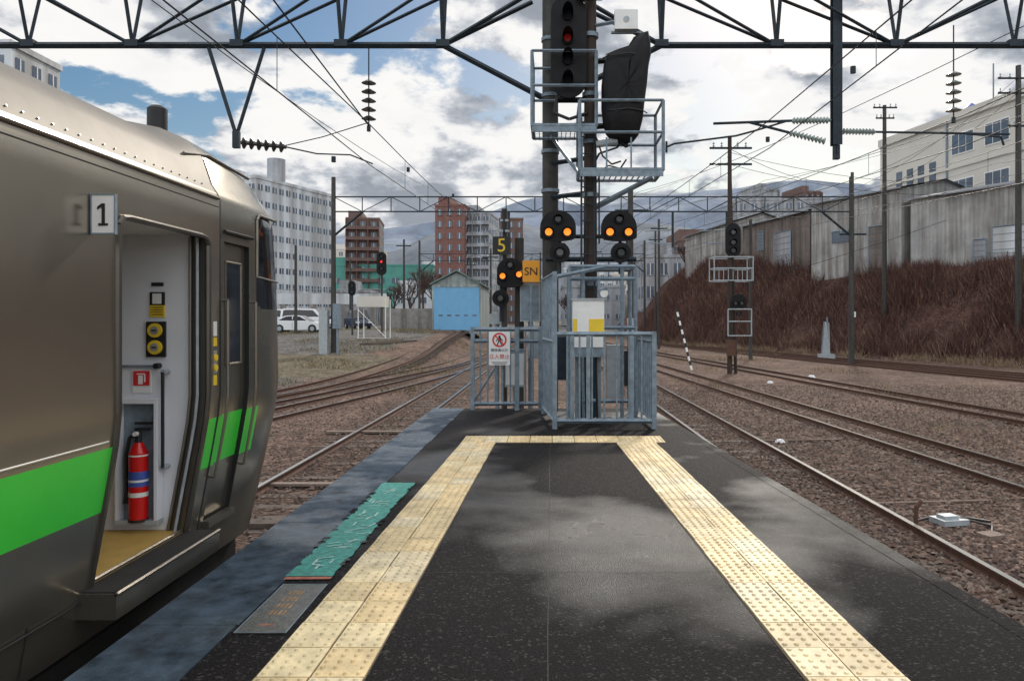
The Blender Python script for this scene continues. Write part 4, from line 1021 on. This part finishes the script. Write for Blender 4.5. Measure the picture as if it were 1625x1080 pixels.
# ---------------------------------------------------------------- hills
def hills(name,dist,depth,pts,m,amp,x0,x1,step):
    vs=[];fs=[];xs=[x0+i*step for i in range(int((x1-x0)/step)+1)];nr=34
    def H(x):
        if x<=pts[0][0]:return pts[0][1]
        for (a,u),(c,v) in zip(pts,pts[1:]):
            if x<=c: return u+(v-u)*ss(a,c,x)
        return pts[-1][1]
    for j in range(nr+1):
        tt=j/nr;y=dist-depth*(1-tt*1.3)
        e=math.sin(min(1,tt*1.3)*math.pi/2) if tt*1.3<=1 else 1-(tt*1.3-1)
        for x in xs:
            n_=noise.fractal(Vector((x/600,y/600,1)),1,2,4);n2=abs(noise.noise(Vector((x/190,y/600,4))))
            vs.append((x,y,max(-5,H(x)*e*(1-.30*n2*(1 if tt<.6 else .08))+amp*n_*min(1,tt*2))))
    n=len(xs)
    for j in range(nr):
        for i in range(n-1): fs.append((j*n+i,j*n+i+1,(j+1)*n+i+1,(j+1)*n+i))
    me=bpy.data.meshes.new(name);me.from_pydata(vs,[],fs);me.polygons.foreach_set('use_smooth',[True]*len(fs));me.materials.append(m)
    o=bpy.data.objects.new(name,me);scene.collection.objects.link(o)
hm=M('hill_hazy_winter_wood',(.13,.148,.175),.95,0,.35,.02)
hm2=M('hill_hazy_snowy_wood',(.17,.205,.265),.95,0,.35,.012)  # blue-grey distance haze is mixed into both hill base colours
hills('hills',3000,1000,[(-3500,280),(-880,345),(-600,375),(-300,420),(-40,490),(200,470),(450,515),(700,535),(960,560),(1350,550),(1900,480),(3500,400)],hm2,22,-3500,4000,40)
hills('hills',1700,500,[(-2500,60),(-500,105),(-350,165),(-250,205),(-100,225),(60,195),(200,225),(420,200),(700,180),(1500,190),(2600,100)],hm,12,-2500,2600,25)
# ---------------------------------------------------------------- world
w=bpy.data.worlds.new('World');scene.world=w;w.use_nodes=True;N=w.node_tree.nodes;L=w.node_tree.links
for n in list(N):N.remove(n)
out=N.new('ShaderNodeOutputWorld');sky=N.new('ShaderNodeTexSky');sky.sky_type='NISHITA';sky.sun_disc=False
SE,SA=34,20   # elevation, azimuth clockwise from +Y
sky.sun_elevation=R(SE);sky.sun_rotation=R(SA);sky.air_density=1.2
b1=N.new('ShaderNodeBackground');b1.inputs[1].default_value=.08
hs=N.new('ShaderNodeHueSaturation');hs.inputs['Saturation'].default_value=1.45;L.new(sky.outputs[0],hs.inputs['Color']);L.new(hs.outputs[0],b1.inputs[0])
tc=N.new('ShaderNodeTexCoord');sx=N.new('ShaderNodeSeparateXYZ');L.new(tc.outputs['Generated'],sx.inputs[0])
def math_(op,a,b_=None,c=None):
    n=N.new('ShaderNodeMath');n.operation=op
    for i,v in enumerate((a,b_,c)):
        if v is None: continue
        if isinstance(v,(int,float)): n.inputs[i].default_value=v
        else: L.new(v,n.inputs[i])
    return n.outputs[0]
def mrange(v,a,b_,c,d,smooth=True):
    n=N.new('ShaderNodeMapRange');n.interpolation_type='SMOOTHSTEP' if smooth else 'LINEAR'
    for i,q in enumerate((a,b_,c,d)): n.inputs[i+1].default_value=q
    L.new(v,n.inputs[0]);return n.outputs[0]
zc_=math_('MAXIMUM',sx.outputs[2],0.0);den=math_('ADD',zc_,.36)
cx=math_('DIVIDE',sx.outputs[0],den);cy=math_('DIVIDE',sx.outputs[1],den)
cv=N.new('ShaderNodeCombineXYZ');L.new(cx,cv.inputs[0]);L.new(cy,cv.inputs[1]);L.new(math_('MULTIPLY',zc_,1.2),cv.inputs[2])
def nz(sc,det,rough,off,dist=0):
    mp=N.new('ShaderNodeMapping');mp.inputs['Location'].default_value=off;L.new(cv.outputs[0],mp.inputs[0])
    n=N.new('ShaderNodeTexNoise');n.inputs['Scale'].default_value=sc;n.inputs['Detail'].default_value=det;n.inputs['Roughness'].default_value=rough;n.inputs['Distortion'].default_value=dist;L.new(mp.outputs[0],n.inputs['Vector']);return n.outputs[0]
dens=nz(2.9,12,.56,(2.9,4.7,.4),.1)
dens2=nz(2.9,12,.56,(2.88,4.7,.30),.1)   # the same cloud field sampled a little nearer the sun, for self-shading
fine=nz(8,9,.62,(3,1,2))
mask=mrange(dens,.425,.475,0,1)
depth=mrange(math_('ADD',dens,math_('MULTIPLY',math_('SUBTRACT',dens2,dens),1.9)),.45,.66,0,1,False)
depth=math_('ADD',depth,math_('MULTIPLY',math_('SUBTRACT',fine,.5),.55))
rp=N.new('ShaderNodeValToRGB');L.new(depth,rp.inputs[0]);E=rp.color_ramp.elements
E[0].position=.0;E[0].color=(.97,.96,.94,1);E[1].position=1;E[1].color=(.32,.35,.40,1)
e=E.new(.25);e.color=(.86,.86,.87,1);e=E.new(.55);e.color=(.54,.57,.62,1)
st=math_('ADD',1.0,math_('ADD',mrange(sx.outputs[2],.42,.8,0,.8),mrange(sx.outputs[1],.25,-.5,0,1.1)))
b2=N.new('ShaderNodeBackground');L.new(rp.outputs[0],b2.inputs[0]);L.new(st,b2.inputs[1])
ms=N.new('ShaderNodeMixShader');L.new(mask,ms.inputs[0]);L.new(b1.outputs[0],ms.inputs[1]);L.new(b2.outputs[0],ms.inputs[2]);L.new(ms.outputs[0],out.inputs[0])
sl=bpy.data.lights.new('sun','SUN');sl.energy=2.3;sl.angle=R(5);sl.color=(1,.92,.8)
so=bpy.data.objects.new('sun',sl);scene.collection.objects.link(so)
dv=Vector((math.sin(R(SA))*math.cos(R(SE)),math.cos(R(SA))*math.cos(R(SE)),math.sin(R(SE))))
so.rotation_euler=dv.to_track_quat('Z','Y').to_euler();so.location=(5,5,30)
# ---------------------------------------------------------------- camera
c=bpy.data.cameras.new('camera');co=bpy.data.objects.new('camera',c);scene.collection.objects.link(co)
co.location=(0,0,2.6);co.rotation_euler=(R(90),0,0);c.sensor_width=36;c.lens=25.92;c.shift_x=-.0385;c.shift_y=-.0185;c.clip_end=12000;c.clip_start=.05
scene.camera=co
scene.view_settings.view_transform='Standard';scene.view_settings.look='None';scene.view_settings.exposure=0
